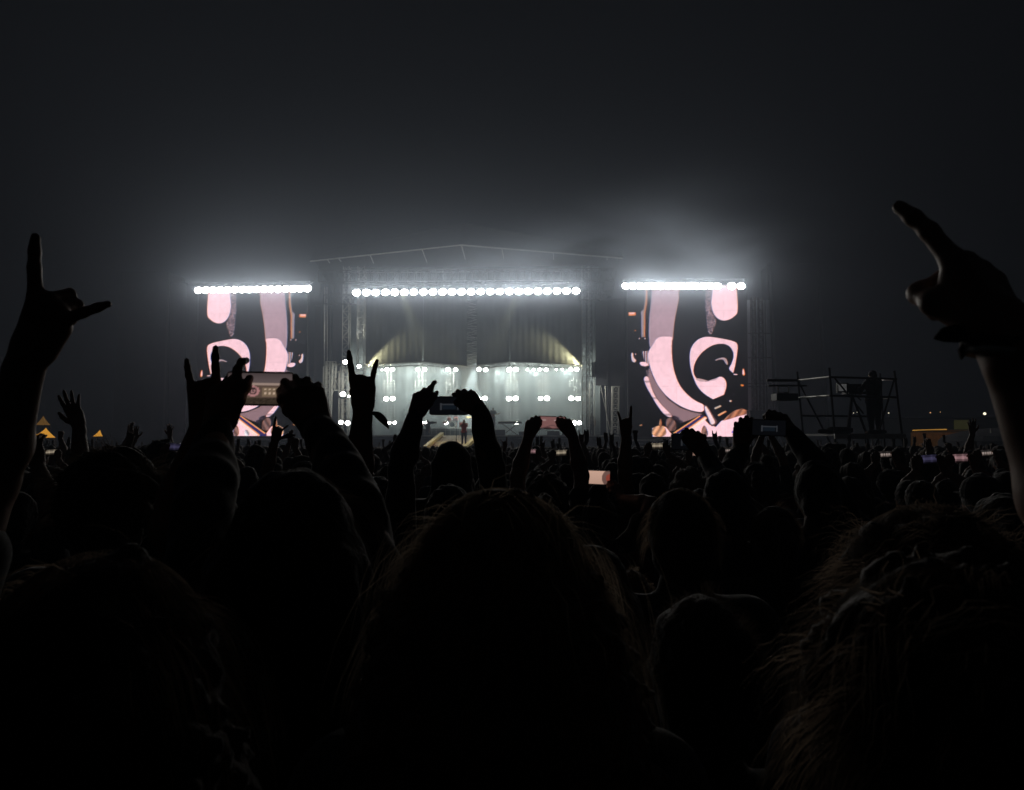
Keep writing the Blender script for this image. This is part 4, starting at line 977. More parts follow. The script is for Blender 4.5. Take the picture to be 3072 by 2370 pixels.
# ================================================================== people near the camera
taken = []
def W2L(p, root, sc): return np.array((Vector(p) - Vector(root))) / sc
def near_person(label, head, arms=(), h_adj=-.015, yoff=0, hs=1.0, **kw):
    """head = (px, py, Y): top of the head; arms = [(side, wrist(px,py,Y), elbow hint(px,py,Y), knuckle(px,py,Y), palm normal, pose[, sleeve])]"""
    top = at(*head); h = top.z + h_adj; sc = h / 1.75; root = Vector((top.x, head[2] + yoff, 0)); A = {}
    for a in arms:
        side, w, e, k, n, pose = a[:6]; sl = a[6] if len(a) > 6 else None
        w_, e_, k_ = at(*w), at(*e), at(*k); wl = W2L(w_, root, sc)
        arm = arm_to(side, wl, W2L(e_, root, sc), tuple(k_ - w_), n, pose, sleeve=sl); A[side] = arm; arm['hs'] = hs
    t, sc = make_person(label, A, h=h, **kw); t.location = root; taken.append((root.x, root.y)); return t, A, sc
PAL = (0, 1, 0)
ppl = {}
HP['hornsA'] = dict(i=(27, -3, 6, 4), m=(6, 78, 92, 50), r=(-2, 80, 92, 50), p=(-40, 2, 8, 5), t=((.35, .75, .55), (-.5, .6, .6), (-.85, .3, .3)))
HP['hornsE'] = dict(i=(-4, -2, 6, 4), m=(2, 82, 95, 55), r=(-3, 84, 95, 55), p=(-14, 0, 8, 5), t=((.35, .75, .55), (-.55, .55, .6), (-.85, .3, .3)))
HP['pointM'] = dict(i=(14, 4, 8, 4), m=(0, 88, 92, 50), r=(-3, 90, 95, 50), p=(-6, 92, 95, 50), t=((.3, .85, .45), (-.3, .85, .45), (-.6, .6, .3)))
near_person('person at the left edge raising a thick bare arm in a wide horns sign', (-520, 1395, 1.32), [(1, (90, 1060, 1.36), (5, 1340, 1.40), (163, 905, 1.34), PAL, 'hornsA')], fine=.005, shirt=1, seed=1, hs=1.09)
near_person('person with fuzzy hair filling the bottom left corner', (290, 1700, .80), [], hair='wavy', hcol=1, fine=.007, shirt=0, seed=2, strand=(6500, .20, .3, .0006, (.112, .125, .13), 1.0))
_, aD, sD = near_person('person with long straight hair holding a glowing phone up with both hands', (880, 1418, 1.28), [(1, (950, 1280, 1.66), (1080, 1500, 1.45), (905, 1150, 1.70), (-.3, 1, 0), 'grip', 'long'), (-1, (652, 1280, 1.66), (610, 1500, 1.45), (678, 1150, 1.70), (.3, 1, 0), 'gripup', 'long')],
   hair='long', hcol=0, fine=.005, shirt=0, seed=3, strand=(4200, .34, .10, .0005, (.098, .115, .122), 1.3))
near_person('person hidden behind the long-haired phone holder, left arm up in a horns sign', (850, 1500, 1.86), [(-1, (612, 1268, 1.76), (575, 1540, 1.78), (616, 1110, 1.76), PAL, 'hornsE')], fine=.005, shirt=4, hair='short', seed=4)
near_person('person with wavy light brown hair in the middle of the front row', (1498, 1496, .98), [], hair='wavy', hcol=2, fine=.007, seed=5, strand=(7000, .24, .45, .0006, (.114, .127, .127), 1.0), shirt=1)
near_person('person in the bottom right corner, bare right arm up pointing a finger at the sky', (2840, 1745, .72), [(1, (3012, 1008, .80), (3235, 1700, .76), (2882, 760, .86), (-.42, .9, -.12), 'pointM')], hs=1.08, hair='curly', hcol=1, fine=.004, seed=6, skin='skin_fair', strand=(7000, .13, .6, .0006, (.116, .13, .134), .8))
near_person('person with a big mop of curly hair at the bottom right, below the pointing arm', (2800, 1575, 1.16), [], hair='afro', hcol=1, fine=.007, seed=7, strand=(8000, .13, .9, .0007, (.128, .14, .146), .7), shirt=2)
near_person('person with close-cropped dark hair low at the right of the wavy-haired head', (2105, 1785, 1.16), [], hair='crop', fine=.007, seed=8, strand=(2500, .035, .1, .0005, (.083, .102, .114), .1))
near_person('short person with a bright rim of light on cropped hair, right of the wavy-haired head', (1890, 1706, 2.25), [], hair='crop', hcol=2, fine=.009, seed=9, strand=(1500, .03, .1, .0008, (.083, .102, .114), .1))
near_person('person with round short hair in the second row, right of centre', (2045, 1470, 2.05), [], hair='short', hcol=1, fine=.008, seed=10, strand=(1800, .09, .2, .0007, (.094, .109, .12), .8))
near_person('tall person with bushy hair at the left, in front of the open raised hand', (330, 1366, 2.0), [], hair='curly', hcol=0, fine=.009, seed=11, strand=(2600, .09, .5, .0007, (.12, .132, .137), .3))
_, aF, sF = near_person('person right of the bright phone raising one bare arm in a straight horns sign', (870, 1480, 2.45), [(1, (1089, 1224, 2.28), (1072, 1510, 2.30), (1086, 1100, 2.28), PAL, 'horns')], fine=.005, seed=12, shirt=0)
_, aG, sG = near_person('person with both arms high holding a dark phone in front of the drum kit', (1345, 1455, 2.75), [(-1, (1248, 1240, 2.95), (1160, 1400, 2.85), (1266, 1192, 2.98), (.3, 1, 0), 'gripup', 'long'), (1, (1436, 1226, 2.95), (1535, 1390, 2.85), (1404, 1190, 2.98), (-.3, 1, 0), 'grip', 'long')], fine=.006, seed=13)
near_person('hooded person seen from behind in the centre, in line with the ramp', (1355, 1337, 4.2), [], hood=True, fine=.009, seed=14, shirt=0)
_, aH, sH = near_person('curly-haired person holding up a pink lit phone with both hands', (1645, 1432, 4.05), [(-1, (1586, 1308, 4.25), (1545, 1410, 4.2), (1596, 1270, 4.28), (.3, 1, 0), 'grip'), (1, (1716, 1304, 4.25), (1760, 1400, 4.2), (1698, 1268, 4.28), (-.3, 1, 0), 'grip')], hair='curly', fine=.006, seed=15, hcol=1)
near_person('person raising a slim arm in a horns sign against the right lattice tower', (1960, 1420, 4.7), [(-1, (1878, 1303, 4.6), (1872, 1420, 4.6), (1876, 1250, 4.6), PAL, 'horns')], fine=.006, seed=16, shirt=3)
_, aJ, sJ = near_person('curly-haired person holding a bright peach screen just above the head', (1800, 1478, 4.1), [(1, (1862, 1496, 4.35), (1890, 1570, 4.2), (1848, 1460, 4.38), (-.3, 1, 0), 'grip')], hair='curly', fine=.007, seed=17)
_, aK, sK = near_person('round-headed person with long sleeves holding a phone near the camera platform', (2455, 1383, 3.2), [(-1, (2222, 1342, 3.4), (2222, 1440, 3.3), (2228, 1290, 3.4), (.3, 1, 0), 'grip', 'long'), (1, (2376, 1300, 3.4), (2450, 1385, 3.2), (2345, 1262, 3.42), (-.4, 1, -.2), 'grip', 'long')], fine=.006, seed=18, shirt=0)
_, aL, sL = near_person('person holding a black phone against the bottom of the right screen', (2180, 1408, 2.95), [(1, (2116, 1362, 3.3), (2150, 1450, 3.1), (2092, 1322, 3.32), (-.3, 1, 0), 'grip', 'long')], fine=.006, seed=19, shirt=1, hair='short')
near_person('person with a ponytail between the second row and the curly mop at the right', (2325, 1518, 2.8), [], hair='pony', fine=.009, seed=20, hcol=1, strand=(1200, .05, .2, .0008, (.09, .107, .12), .4))
near_person('person raising an open hand with spread fingers left of the bushy hair', (125, 1440, 3.6), [(1, (236, 1276, 3.65), (246, 1430, 3.6), (212, 1210, 3.65), PAL, 'open')], fine=.006, seed=21)
near_person('person near the left edge with fingertips pinched together above the crowd', (40, 1470, 3.3), [(1, (112, 1392, 3.3), (150, 1500, 3.2), (104, 1350, 3.3), PAL, 'pinch')], fine=.006, seed=22)
near_person('person in front of the left screen making small horns, ribbon on the wrist', (740, 1400, 5.7), [(1, (825, 1320, 5.6), (770, 1392, 5.6), (832, 1290, 5.6), PAL, 'hornsw')], fine=.007, seed=23, shirt=2)
near_person('person left of the left screen making a tiny horns sign over the bushy hair', (330, 1385, 7.6), [(1, (388, 1326, 7.5), (365, 1365, 7.5), (392, 1300, 7.5), PAL, 'hornsw')], fine=.008, seed=24)
near_person('person with sleek long hair right of the dark phone, seen from behind', (1770, 1640, 1.75), [], hair='long', fine=.009, seed=25, strand=(1800, .3, .1, .0007, (.098, .115, .122), 1.2))
near_person('pale-shirted person squeezed against the bottom left corner', (-420, 1800, .62), [], fine=.01, seed=26, shirt=4)

# phones held by them
phone('bright phone whose screen shows the whole stage, held by the long-haired person', at(782, 1166, 1.71), (1, 0, -.015), (0, -.05, 1), 'wide', W=.150, H=.076, bright=.85)
phone('dark phone held up in front of the drum kit, screen almost black', at(1347, 1217, 2.98), (1, 0, .0), (0, -.05, 1), 'dim', bright=.45)
phone('pink lit phone held over the right half of the stage', at(1655, 1268, 4.3), (1, 0, -.04), (0, -.05, 1), 'pink', bright=.75)
phone('bright peach coloured phone screen low in the crowd right of centre', at(1790, 1432, 4.4), (1, 0, -.04), (0, -.05, 1), 'peach', W=.155, H=.082, bright=1.1)
phone('black phone held beside the camera platform, small stage on its screen', at(2306, 1283, 3.36), (1, 0, -.03), (0, -.05, 1), 'dim', bright=.45)
phone('black phone with an unlit screen at the foot of the right video screen', at(2066, 1326, 3.33), (1, 0, -.03), (0, -.05, 1), 'dim', bright=.35)
# ribbons tied to wrists
M['ribbon'] = mat('dark_ribbon_cloth', (.05, .05, .055), .8, noise=.3, nscale=60)
def ribbon(parent_arm, pts, w, Y, par):
    P = [at(x, y, Y) for x, y in pts]; m = MB(); n = len(P); V = []; 
    for i, p in enumerate(P):
        d = (P[min(i + 1, n - 1)] - P[max(i - 1, 0)]).normalized(); q = Vector((-d.z, .25 * math.sin(i * 1.7), d.x)).normalized() * w * (.12 + .88 * math.sin(math.pi * min(1, (i / (n - 1)) ** 1.3 * 1.0))); V += [p - q, p + q, p + q + Vector((0, .003, 0)), p - q + Vector((0, .003, 0))]
    m.v = [tuple(v) for v in V]
    for i in range(n - 1):
        for a, b in ((0, 1), (1, 2), (2, 3), (3, 0)): m.f.append((i * 4 + a, i * 4 + b, i * 4 + 4 + b, i * 4 + 4 + a))
    m.f += [(3, 2, 1, 0), tuple((n - 1) * 4 + q for q in range(4))]
    o = mesh_obj('wrist_ribbon', [Vector(v) - par.location for v in m.v], m.f, M['ribbon'], par); return o
def root_of(lbl): return next(o for o in bpy.data.objects if o.get('label', '').startswith(lbl))
ribbon(None, [(1108, 1238), (1120, 1239), (1132, 1244), (1144, 1254), (1155, 1267), (1166, 1286)], .012, 2.27, root_of('person right of the bright phone'))
ribbon(None, [(2968, 1022), (2940, 1008), (2905, 1000), (2868, 1000), (2832, 1004), (2806, 1014)], .010, .80, root_of('person in the bottom right'))
ribbon(None, [(2960, 1026), (2925, 1024), (2900, 1036), (2890, 1052), (2886, 1078)], .005, .80, root_of('person in the bottom right'))
ribbon(None, [(832, 1322), (848, 1312), (870, 1306), (885, 1305)], .018, 5.58, root_of('person in front of the left screen'))
def bangle(lbl, c, ax, r, w, mt):
    par = root_of(lbl); c = at(*c); m = MB(); ax = Vector(ax)
    m.lathe(c, ax, [(-w, r), (-w, r + .003), (w, r + .003), (w, r), (-w, r)], 24, cap=False); mesh_obj('bracelet', [Vector(v) - par.location for v in m.v], m.f, mt, par, True)
bangle('person in the bottom right', (2998, 1062, .795), (-.15, .06, -.97), .031, .004, M['alu'])
bangle('person in the bottom right', (2992, 1035, .797), (-.15, .06, -.97), .031, .006, M['ribbon'])

# ================================================================== performers and crew
def stand_at(t, p, rot=math.pi): t.matrix_world = STG @ Matrix.Translation(Vector(p)) @ Matrix.Rotation(rot, 4, 'Z')
M['jersey'] = mat('red_navy_jersey', (.42, .04, .05), .8, noise=.3, nscale=12)
t, sc = make_person('singer in a red and navy jersey standing on the ramp with hands at the face', {1: arm_to(1, (.06, .20, 1.52), (.35, .1, 1.2), (-.5, .1, .8), (-.3, .5, .4), 'fist'), -1: arm_to(-1, (-.10, .20, 1.50), (-.35, .1, 1.25), (.5, .1, .8), (.3, .5, .4), 'fist')}, h=1.74, skin='skin_fair', seed=31, hair='crop', hcol=2)
for ch in t.children:
    if ch.name.startswith('shirt'): ch.data.materials[0] = M['jersey']
    if ch.name.startswith('trousers'): ch.data.materials[0] = mat('navy_trousers', (.03, .035, .12), .85)
sg = S(1392, 1334, -7.2); sg.z = ZD - (ZD - 1) * .72; stand_at(t, sg)
m = MB(); m.tube((.045, .21, 1.5), (.0, .15, 1.565), .014, 8, .02); m.build('microphone', M['housing'], t)
sgp = t
for k_, (px, d, zz, lab, ar) in enumerate(((1366, 5.6, ZD + .55, 'drummer seated high behind the drum kit', {1: arm_to(1, (.3, .35, 1.3), (.4, 0, 1.1), (0, .8, -.2), (0, 0, -1), 'fist'), -1: arm_to(-1, (-.3, .35, 1.35), (-.4, 0, 1.1), (0, .8, .2), (0, 0, -1), 'fist')}),
    (1479, 4.2, ZD + .55, 'guitarist standing on the riser right of the drum kit', {1: arm_to(1, (.1, .2, 1.08), (.35, 0, 1.1), (-.6, .2, 0), (0, -.8, 0), 'hold'), -1: arm_to(-1, (-.42, .28, 1.2), (-.4, 0, 1.0), (-.5, .2, .3), (.2, -.8, 0), 'hold')}),
    (1283, 1.0, ZD, 'camera operator crouched at the left of the ramp head', {1: arm_to(1, (.15, .3, 1.5), (.35, 0, 1.2), (0, .8, .2), (-.8, 0, 0), 'hold')}),
    (1776, 2.0, ZD, 'stagehand standing by the right scaffold tower', {}))):
    t, sc = make_person(lab, ar, h=1.76, seed=40 + k_, shirt=(4, 1, 0, 4)[k_], hair='wavy' if k_ == 0 else 'short', hcol=2 if k_ == 0 else 0, fine=.014)
    p = S(px, 1300, d); p.z = zz if k_ != 2 else ZD - .55; stand_at(t, p, math.pi if k_ != 2 else math.pi * .8)
    if k_ == 1:
        g_ = thing('electric_guitar', 'electric guitar held by the guitarist', 'guitar', tuple(p), stage=True); o = tuple(p); P = p + Vector((0, -.28, 1.1))
        m = MB(); m.lathe(P, (0, -1, 0), [(0, .15), (.04, .15)], 14); m.lathe(P + Vector((-.17, 0, -.02)), (0, -1, 0), [(0, .19), (.04, .19)], 14); m.build('guitar_body', M['drum_red'], g_, o)
        MB().tube(P + Vector((.1, 0, .03)), P + Vector((.7, 0, .25)), .025, 5).build('guitar_neck', M['ramp'], g_, o)
    if k_ == 2:
        cam_t = thing('broadcast_camera', 'shoulder camera held by the crouched operator left of the ramp', 'camera', tuple(p), stage=True); o = tuple(p); q = p + Vector((.25, -.25, 1.55))
        MB().box(q + Vector((-.12, -.12, -.1)), q + Vector((.25, .12, .1))).build('camera_body', M['housing'], cam_t, o); MB().tube(q + Vector((.25, 0, 0)), q + Vector((.5, 0, 0)), .07, 10).build('lens_barrel', M['housing'], cam_t, o)
# operator on the platform
t, sc = make_person('camera operator in dark clothes and headset standing on the scaffold platform', {-1: arm_to(-1, (-.20, .34, 1.30), (-.4, .1, 1.1), (-.2, .8, .1), (.6, 0, -.4), 'hold', sleeve='long'), 1: arm_to(1, (-.05, .34, 1.15), (.42, .0, 1.12), (-.5, .6, .1), (-.2, 0, -.8), 'hold', sleeve='long')}, h=1.76, seed=50, hair='cap', fine=.01, shirt=0, turn=.3, bulk=1.32)
t.location = (at(2624, 1290, 21.6).x, 21.6, zp); t.rotation_euler = (0, 0, .25)
m = MB(); m.lathe((-.088, .02, 1.66), (-1, 0, 0), [(0, .035), (.03, .035), (.035, .02)], 12); m.lathe((.088, .02, 1.66), (1, 0, 0), [(0, .035), (.03, .035), (.035, .02)], 12); m.path([(math.sin(a) * .1, .02, 1.66 + math.cos(a) * .115) for a in [R(q) for q in range(-85, 90, 17)]], .008, 5); m.build('headset', M['housing'], t)

# ================================================================== the packed crowd: prototypes and copies
def P_(lab, arms, **kw):
    t, sc = make_person(lab, arms, h=1.75, fine=.009, **kw); return t
up = lambda s, x, z, pose, y=.12: arm_to(s, (s * x, y, z), (s * .45, 0, 1.55), (0, .05, 1), (0, 1, 0), pose)
down_kinds = [('short', 0, 0), ('long', 1, 1), ('curly', 0, 2), ('cap', 0, 0), ('bun', 1, 3), ('wavy', 2, 1), ('crop', 0, 5), ('pony', 0, 4)]
G_D = 'backs of heads packed across the field'; G_U = 'people in the crowd with raised arms'
LAB = {'short': 'short dark hair', 'long': 'long brown hair', 'curly': 'curly hair', 'cap': 'dark cap', 'bun': 'top bun', 'wavy': 'wavy hair', 'crop': 'cropped hair', 'pony': 'ponytail'}
protos = []
for i, (hr, hc, sh) in enumerate(down_kinds):
    protos.append(P_(f'person with {LAB[hr]}', {}, hair=hr, hcol=hc, shirt=sh, seed=60 + i, skin='skin' if i % 2 else 'skin_fair'))
ups = [P_('person raising one arm in horns', {1: up(1, .24, 1.93, 'horns')}, hair='short', seed=80, shirt=0),
       P_('person waving one hand', {-1: up(-1, .26, 1.92, 'open')}, hair='long', hcol=1, seed=81, shirt=2),
       P_('person raising both hands', {1: up(1, .3, 1.9, 'open'), -1: up(-1, .27, 1.94, 'loose')}, hair='short', seed=82, shirt=4, skin='skin_fair'),
       P_('person in cap raising a fist', {1: up(1, .2, 1.92, 'fist')}, hair='cap', seed=83, shirt=1),
       P_('person making two horns', {1: up(1, .33, 1.88, 'horns'), -1: up(-1, .30, 1.9, 'hornsw')}, hair='curly', seed=84, shirt=3),
       P_('person clapping overhead', {1: arm_to(1, (.05, .12, 1.98), (.42, 0, 1.7), (-.1, 0, 1), (-1, .1, 0), 'open'), -1: arm_to(-1, (-.05, .12, 1.98), (-.42, 0, 1.7), (.1, 0, 1), (1, .1, 0), 'open')}, hair='pony', seed=85, shirt=0)]
pho = P_('person holding a phone up', {1: arm_to(1, (.125, .25, 1.83), (.38, .05, 1.55), (-.05, .1, 1), (-.3, 1, 0), 'grip'), -1: arm_to(-1, (-.125, .25, 1.83), (-.38, .05, 1.55), (.05, .1, 1), (.3, 1, 0), 'grip')}, hair='short', seed=86, shirt=1)
first = {}
ZN = [(350, 'the amber tents'), (600, 'the black tower left of the left screen'), (930, 'the left screen'), (1230, 'the left scaffold wing'), (1480, 'the ramp'), (1830, 'the right half of the stage'), (2060, 'the inner half of the right screen'), (2300, 'the outer half of the right screen'), (2720, 'the camera platform'), (9999, 'the orange stall')]
placed = []
def ordinal_labels():
    cells_ = {}
    for o, base, x, y in placed:
        px = 1536 + x / y * F; z = next(n for l, n in ZN if px < l); cells_.setdefault((base, z), []).append((y, o))
    near = ['nearest', 'second nearest', 'third nearest', 'fourth nearest', 'fifth nearest', 'sixth nearest', 'seventh nearest', 'eighth nearest', 'ninth nearest', 'tenth nearest', 'eleventh nearest', 'twelfth nearest', 'farthest']
    for (base, z), L in cells_.items():
        for i, (y, o) in enumerate(sorted(L, key=lambda q: q[0])): o['label'] = f'{base}, {near[min(i, 12)]} below {z}'
def put(proto, x, y, h, rz, group):
    if proto.name in first: o = copy_tree(proto)
    else: o = proto; first[proto.name] = 1
    s = h / 1.75; o.location = (x, y, gz(y)); o.scale = (s * random.uniform(.96, 1.05) * (1 if random.random() < .5 else -1) if 0 else s, s, s); o.rotation_euler = (0, 0, rz); o['group'] = group; placed.append((o, proto['label'] if 'base' not in proto else proto['base'], x, y)); proto['base'] = proto['label'] if 'base' not in proto else proto['base']; return o
pr = random.Random(5)
# phone holders seen in the photograph, further back
kinds = [(2110 - 140, 1345, 8.5, 'white', 'small white lit phone left of the black phone by the right screen'), (2187, 1357, 9.5, 'mini', 'small phone with an orange screen under the right video screen'), (2652, 1384, 7.5, 'mini', 'small lit phone under the right end of the camera platform'), (2782, 1408, 6.0, 'violet', 'violet lit phone below the orange stall'), (2876, 1386, 6.3, 'rose', 'rose pink lit phone right of the violet one'), (2955, 1367, 7.5, 'mini', 'small pale phone screen beside the big raised arm'),
         (2090, 1372, 8.8, 'peach', 'small peach lit phone right of the black phone'), (660, 1345, 7.8, 'dim', 'dim phone held up below the left video screen'), (1683, 1385, 8.6, 'white', 'tiny white lit phone below the pink one'), (1595, 1365, 11, 'rose', 'tiny reddish phone left of the pink one'), (155, 1372, 9.5, 'white', 'tiny pale phone near the left edge below the tents'), (533, 1350, 7, 'violet', 'small bluish phone left of the horns arm'), (1240, 1365, 12, 'white', 'tiny pale phone left of the ramp')]
for i, (px, py, Y, kd, lb) in enumerate(kinds):
    c = at(px, py, Y); h = min(1.78, max(1.52, (c.z - gz(Y) + .02) / 1.10)) ; s = h / 1.75
    z = 1.93 * s + gz(Y)
    o = put(pho, c.x, Y - .3 * s, h, 0, G_U); taken.append((c.x, Y - .3))
    phone(lb, (c.x, Y, z), (1, 0, pr.uniform(-.08, .08)), (0, -.05, 1), kd, bright=.5, group=None)
N_ = 0; cells = []
Y = 1.5
while Y < 11.3:
    Y += .54 if Y < 6 else .6; x = -(Y * .70 + .5) + pr.uniform(0, .5)
    while x < Y * .70 + .5:
        cells.append((x + pr.uniform(-.14, .14), Y + pr.uniform(-.16, .16))); x += pr.uniform(.48, .62) if Y < 6 else pr.uniform(.56, .78)
WIN = [(1735, 1845, 1475, 4.4), (1250, 1460, 1345, 60), (1285, 1425, 1450, 4.15), (1560, 1760, 1400, 4.2), (2380, 2730, 1330, 21)] + [(k[0] - 32, k[0] + 32, k[1] + 24, k[2] - .35) for k in kinds]
for (x, y) in cells:
    if any((x - a) ** 2 + (y - b) ** 2 < (.40 if y > 2.5 else .48) ** 2 for a, b in taken): continue
    px = 1536 + x / y * F
    if y < 2.0 and abs(px - 1536) < 1700: continue
    h = min(1.79, max(1.5, pr.gauss(1.655, .065)))
    if y < 4.0: h = min(h, 1.65)
    arm = pr.random() < (.05 if y < 5 else .16 if y < 8 else .2)
    if arm and 1000 < px < 1800 and y < 8: arm = pr.random() < .35
    if 1240 < px < 1440 or 2370 < px < 2730: arm = False
    top = lambda hh: 1310 - F * (hh + gz(y) - 1.85) / y
    if arm and top(2.11 * h / 1.75) < (1262 if y < 7 else 1250): arm = False
    r_ = .16 / y * F
    bad = False
    for a_, b_, yb, Yw in WIN:
        if y < Yw and px + r_ > a_ and px - r_ < b_:
            arm = False
            if top(h + .03) < yb:
                h = 1.85 - (yb - 1310) * y / F - gz(y) - .03
                if h < 1.44: bad = True
    if bad: continue
    if arm: o = put(pr.choice(ups), x, y, h, pr.uniform(-.2, .2), G_U)
    else: o = put(pr.choices(protos, (5, 4, 3, 2, 1, 3, 3, 2))[0], x, y, h, pr.gauss(0, .25), G_D)
    N_ += 1
ordinal_labels()
for o, *_q in placed:
    if 'base' in o: del o['base']

for p_ in protos + ups + [pho]:
    if p_.name not in first:
        for ch in list(p_.children): bpy.data.objects.remove(ch)
        bpy.data.objects.remove(p_)
# ---- the far crowd as one mass
def coarse(arms, hair):
    v, f = body_mesh(1.75, arms, .045, hair=hair, nohands=True)
    keep = v[:, 2] > 1.0; fk = keep[f].all(1); ids = np.cumsum(keep) - 1; return v[keep], ids[f[fk]]
def coarse_fine(arms, hair):
    F_ = Field((-.5, -.25, .95), (.5, .35, 2.25), .035)
    F_.cone((-.1, 0, 1.0), (-.1, 0, 1.32), .14, .13, .04); F_.cone((.1, 0, 1.0), (.1, 0, 1.32), .14, .13, .04); F_.cone((-.16, 0, 1.38), (.16, 0, 1.38), .085, .085, .05); F_.cone((0, 0, 1.4), (0, 0, 1.55), .06, .06, .02); F_.ell((0, .0, 1.65), (.10, .115, .125), .02)
    for s_, a in arms.items():
        F_.cone(a['sh'], a['el'], .055, .045, .02); F_.cone(a['el'], a['wr'], .045, .032, .02); w = np.array(a['wr']); f_ = nrm(a['f'])
        F_.cone(w, w + f_ * .09, .04, .045, .01)
        if a['pose'] in ('horns', 'hornsw'):
            for q in (-1, 1): F_.cone(w + f_ * .09 + np.array((q * .03, 0, 0)), w + f_ * .18 + np.array((q * .045, 0, 0)), .018, .016, .005)
        elif a['pose'] == 'open':
            for q in (-1.5, -.5, .5, 1.5): F_.cone(w + f_ * .08 + np.array((q * .02, 0, 0)), w + f_ * .18 + np.array((q * .035, 0, 0)), .017, .015, .0)
    return F_.mesh()
A1 = {1: up(1, .24, 1.93, 'horns')}; A2 = {1: up(1, .3, 1.9, 'open'), -1: up(-1, .27, 1.94, 'open')}; A3 = {-1: up(-1, .22, 1.93, 'open')}; A4 = {1: arm_to(1, (.11, .25, 1.84), (.38, .05, 1.55), (-.05, .1, 1), (0, 1, 0), 'fist'), -1: arm_to(-1, (-.11, .25, 1.84), (-.38, .05, 1.55), (.05, .1, 1), (0, 1, 0), 'fist')}
TP = [coarse_fine({}, 0), coarse_fine(A1, 0), coarse_fine(A2, 0), coarse_fine(A3, 0), coarse_fine(A4, 0)]
V_, F__, off, nf = [], [], 0, 0
y = 11.6
while y < 56:
    y += .62 if y < 26 else .85
    x = -(y * .70 + .8) + pr.uniform(0, .6)
    while x < y * .70 + .8:
        x += pr.uniform(.52, .8) * (1 if y < 26 else 1.25)
        if y > 46.5 and abs(x + 4.2) < 3.0 : continue
        v, f = TP[0 if 1230 < 1536 + x / y * F < 1440 else pr.choices(range(5), (89, 4, 2, 3, 2) if y < 26 else (95, 2, 1, 1, 1))[0]]
        s = min(1.76, max(1.5, pr.gauss(1.64, .06))) / 1.75; a = pr.gauss(0, .3); ca, sa = math.cos(a) * s * pr.choice((-1, 1)), math.sin(a) * s
        xx = v[:, 0] * ca - v[:, 1] * sa + x + pr.uniform(-.1, .1); yy = v[:, 0] * sa + v[:, 1] * abs(ca) + y + pr.uniform(-.2, .2)
        V_.append(np.stack([xx, yy, v[:, 2] * s + gz(y)], 1)); F__.append(f + off); off += len(v); nf += 1

M['crowd'] = mat('crowd_clothes_and_skin', (.10, .075, .06), .7, noise=.75, nscale=2.2, bump=.2)
tag(mesh_obj('crowd', np.concatenate(V_), np.concatenate(F__), M['crowd'], None, True), kind='stuff')


# ================================================================== air and smoke
def vol_box(name, a, b, density, color, aniso=0.0, nodes=None, stage=False):
    m = MB(); m.box(a, b)
    mt = bpy.data.materials.new(name + '_air'); mt.use_nodes = True; nt = mt.node_tree; nt.nodes.clear()
    v = nt.nodes.new('ShaderNodeVolumePrincipled'); v.inputs['Color'].default_value = (*color, 1); v.inputs['Density'].default_value = density; v.inputs['Anisotropy'].default_value = aniso
    o = nt.nodes.new('ShaderNodeOutputMaterial'); nt.links.new(v.outputs[0], o.inputs['Volume'])
    if nodes: nodes(nt, v)
    return tag(m.build(name, mt, None, (0, 0, 0), stage), kind='stuff')
vol_box('haze', (-70, -8, -1), (70, 113, 60), 0.0036, (0.66, 0.78, 1.0), 0.15)
def math_(nt, op, a, b=None, c=None):
    n = nt.nodes.new('ShaderNodeMath'); n.operation = op
    for i, v in enumerate((a, b, c)):
        if v is None: continue
        if isinstance(v, (int, float)): n.inputs[i].default_value = v
        else: nt.links.new(v, n.inputs[i])
    return n.outputs[0]
def gauss(nt, X, c, s):
    """product of gaussians of the object coordinates"""
    e = None
    for x, c_, s_ in zip(X, c, s):
        if s_ is None: continue
        q = math_(nt, 'POWER', math_(nt, 'ABSOLUTE', math_(nt, 'DIVIDE', math_(nt, 'SUBTRACT', x, c_), s_)), 2.0)
        e = q if e is None else math_(nt, 'ADD', e, q)
    return math_(nt, 'EXPONENT', math_(nt, 'MULTIPLY', e, -1.0))
def coords(nt):
    tc = nt.nodes.new('ShaderNodeTexCoord'); sp = nt.nodes.new('ShaderNodeSeparateXYZ'); nt.links.new(tc.outputs['Object'], sp.inputs[0]); return tc, [sp.outputs[i] for i in range(3)]
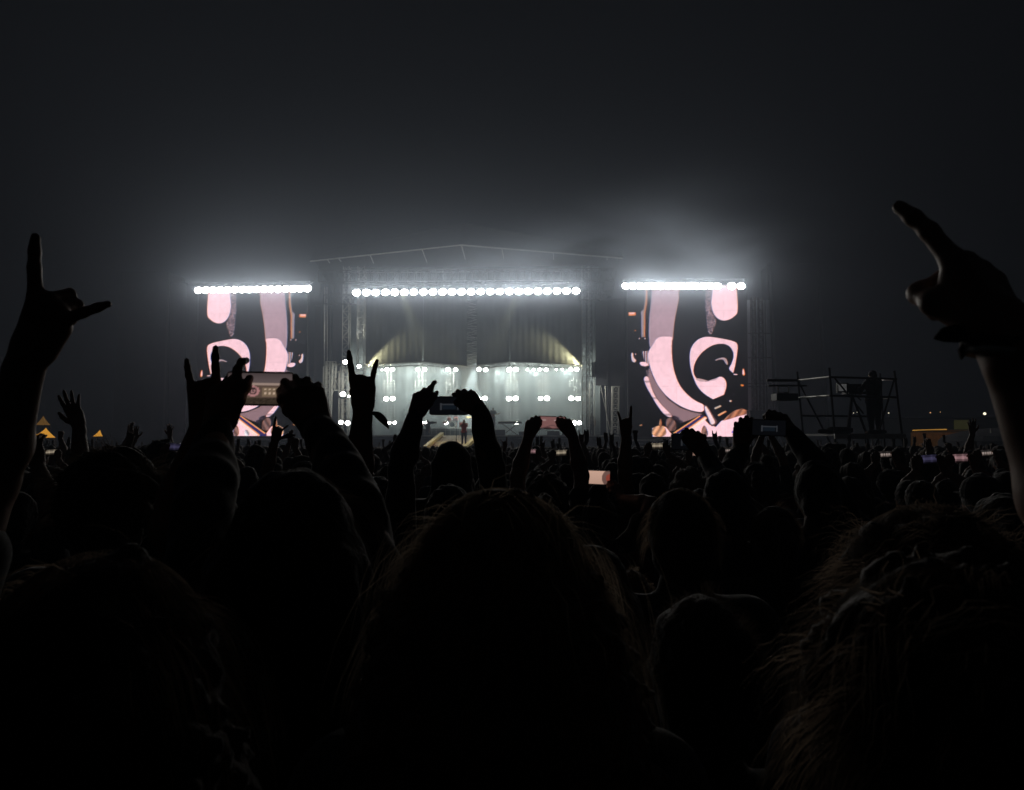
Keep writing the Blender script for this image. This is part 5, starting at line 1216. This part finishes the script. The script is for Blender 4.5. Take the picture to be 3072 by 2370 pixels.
def nz(nt, tc, scale, lo, hi, dist=0.0, det=3.0):
    mp = nt.nodes.new('ShaderNodeMapping'); mp.inputs['Scale'].default_value = scale; nt.links.new(tc.outputs['Object'], mp.inputs[0])
    n = nt.nodes.new('ShaderNodeTexNoise'); n.inputs['Scale'].default_value = 1; n.inputs['Detail'].default_value = det; n.inputs['Distortion'].default_value = dist; nt.links.new(mp.outputs[0], n.inputs['Vector'])
    m = nt.nodes.new('ShaderNodeMapRange'); m.inputs[1].default_value = lo; m.inputs[2].default_value = hi; nt.links.new(n.outputs['Fac'], m.inputs[0]); return m.outputs[0]
ZL = S(1383, 872, -.9).z
def cloud(nt, v):
    tc, X = coords(nt)
    broad = math_(nt, 'MULTIPLY', gauss(nt, X, (-3, -1, ZL), (25, 8, 10)), .032)
    core = math_(nt, 'MULTIPLY', gauss(nt, X, (-3, -1, ZL), (21, 2.6, 1.5)), .06)  # denser band added to imitate a lens glare halo along the lamp rows
    p1 = gauss(nt, X, (S(2010, 770, -1).x, -1, S(2010, 740, -1).z), (7.5, 4, 3.2)); p2 = gauss(nt, X, (S(1640, 800, -1).x, -1, S(1640, 800, -1).z), (6, 3.5, 1.9))
    pl = math_(nt, 'MULTIPLY', math_(nt, 'MULTIPLY', math_(nt, 'ADD', p1, p2), nz(nt, tc, (.13, .16, .30), .33, .66, .5, 5)), .24)
    nt.links.new(math_(nt, 'ADD', math_(nt, 'ADD', broad, core), pl), v.inputs['Density'])
o = vol_box('stage_haze', (-34, -12.5, ZL - 13), (32, -.0, ZL + 18), .01, (0.68, 0.81, 1.0), 0.1, cloud, True)
o.data.materials[0].cycles.volume_step_rate = .35
a, b = S(1060, 1306, 2), S(1775, 1100, 2)
def inner(nt, v):
    tc, X = coords(nt)
    nt.links.new(math_(nt, 'ADD', .026, math_(nt, 'MULTIPLY', nz(nt, tc, (.2, .3, .28), .44, .64, .7, 4), .13)), v.inputs['Density'])
o = vol_box('stage_smoke', (a.x, .5, a.z + .02), (b.x, 9.8, b.z), 0.03, (0.82, .97, 1.0), 0.0, inner, True)
o.data.materials[0].cycles.volume_step_rate = .5
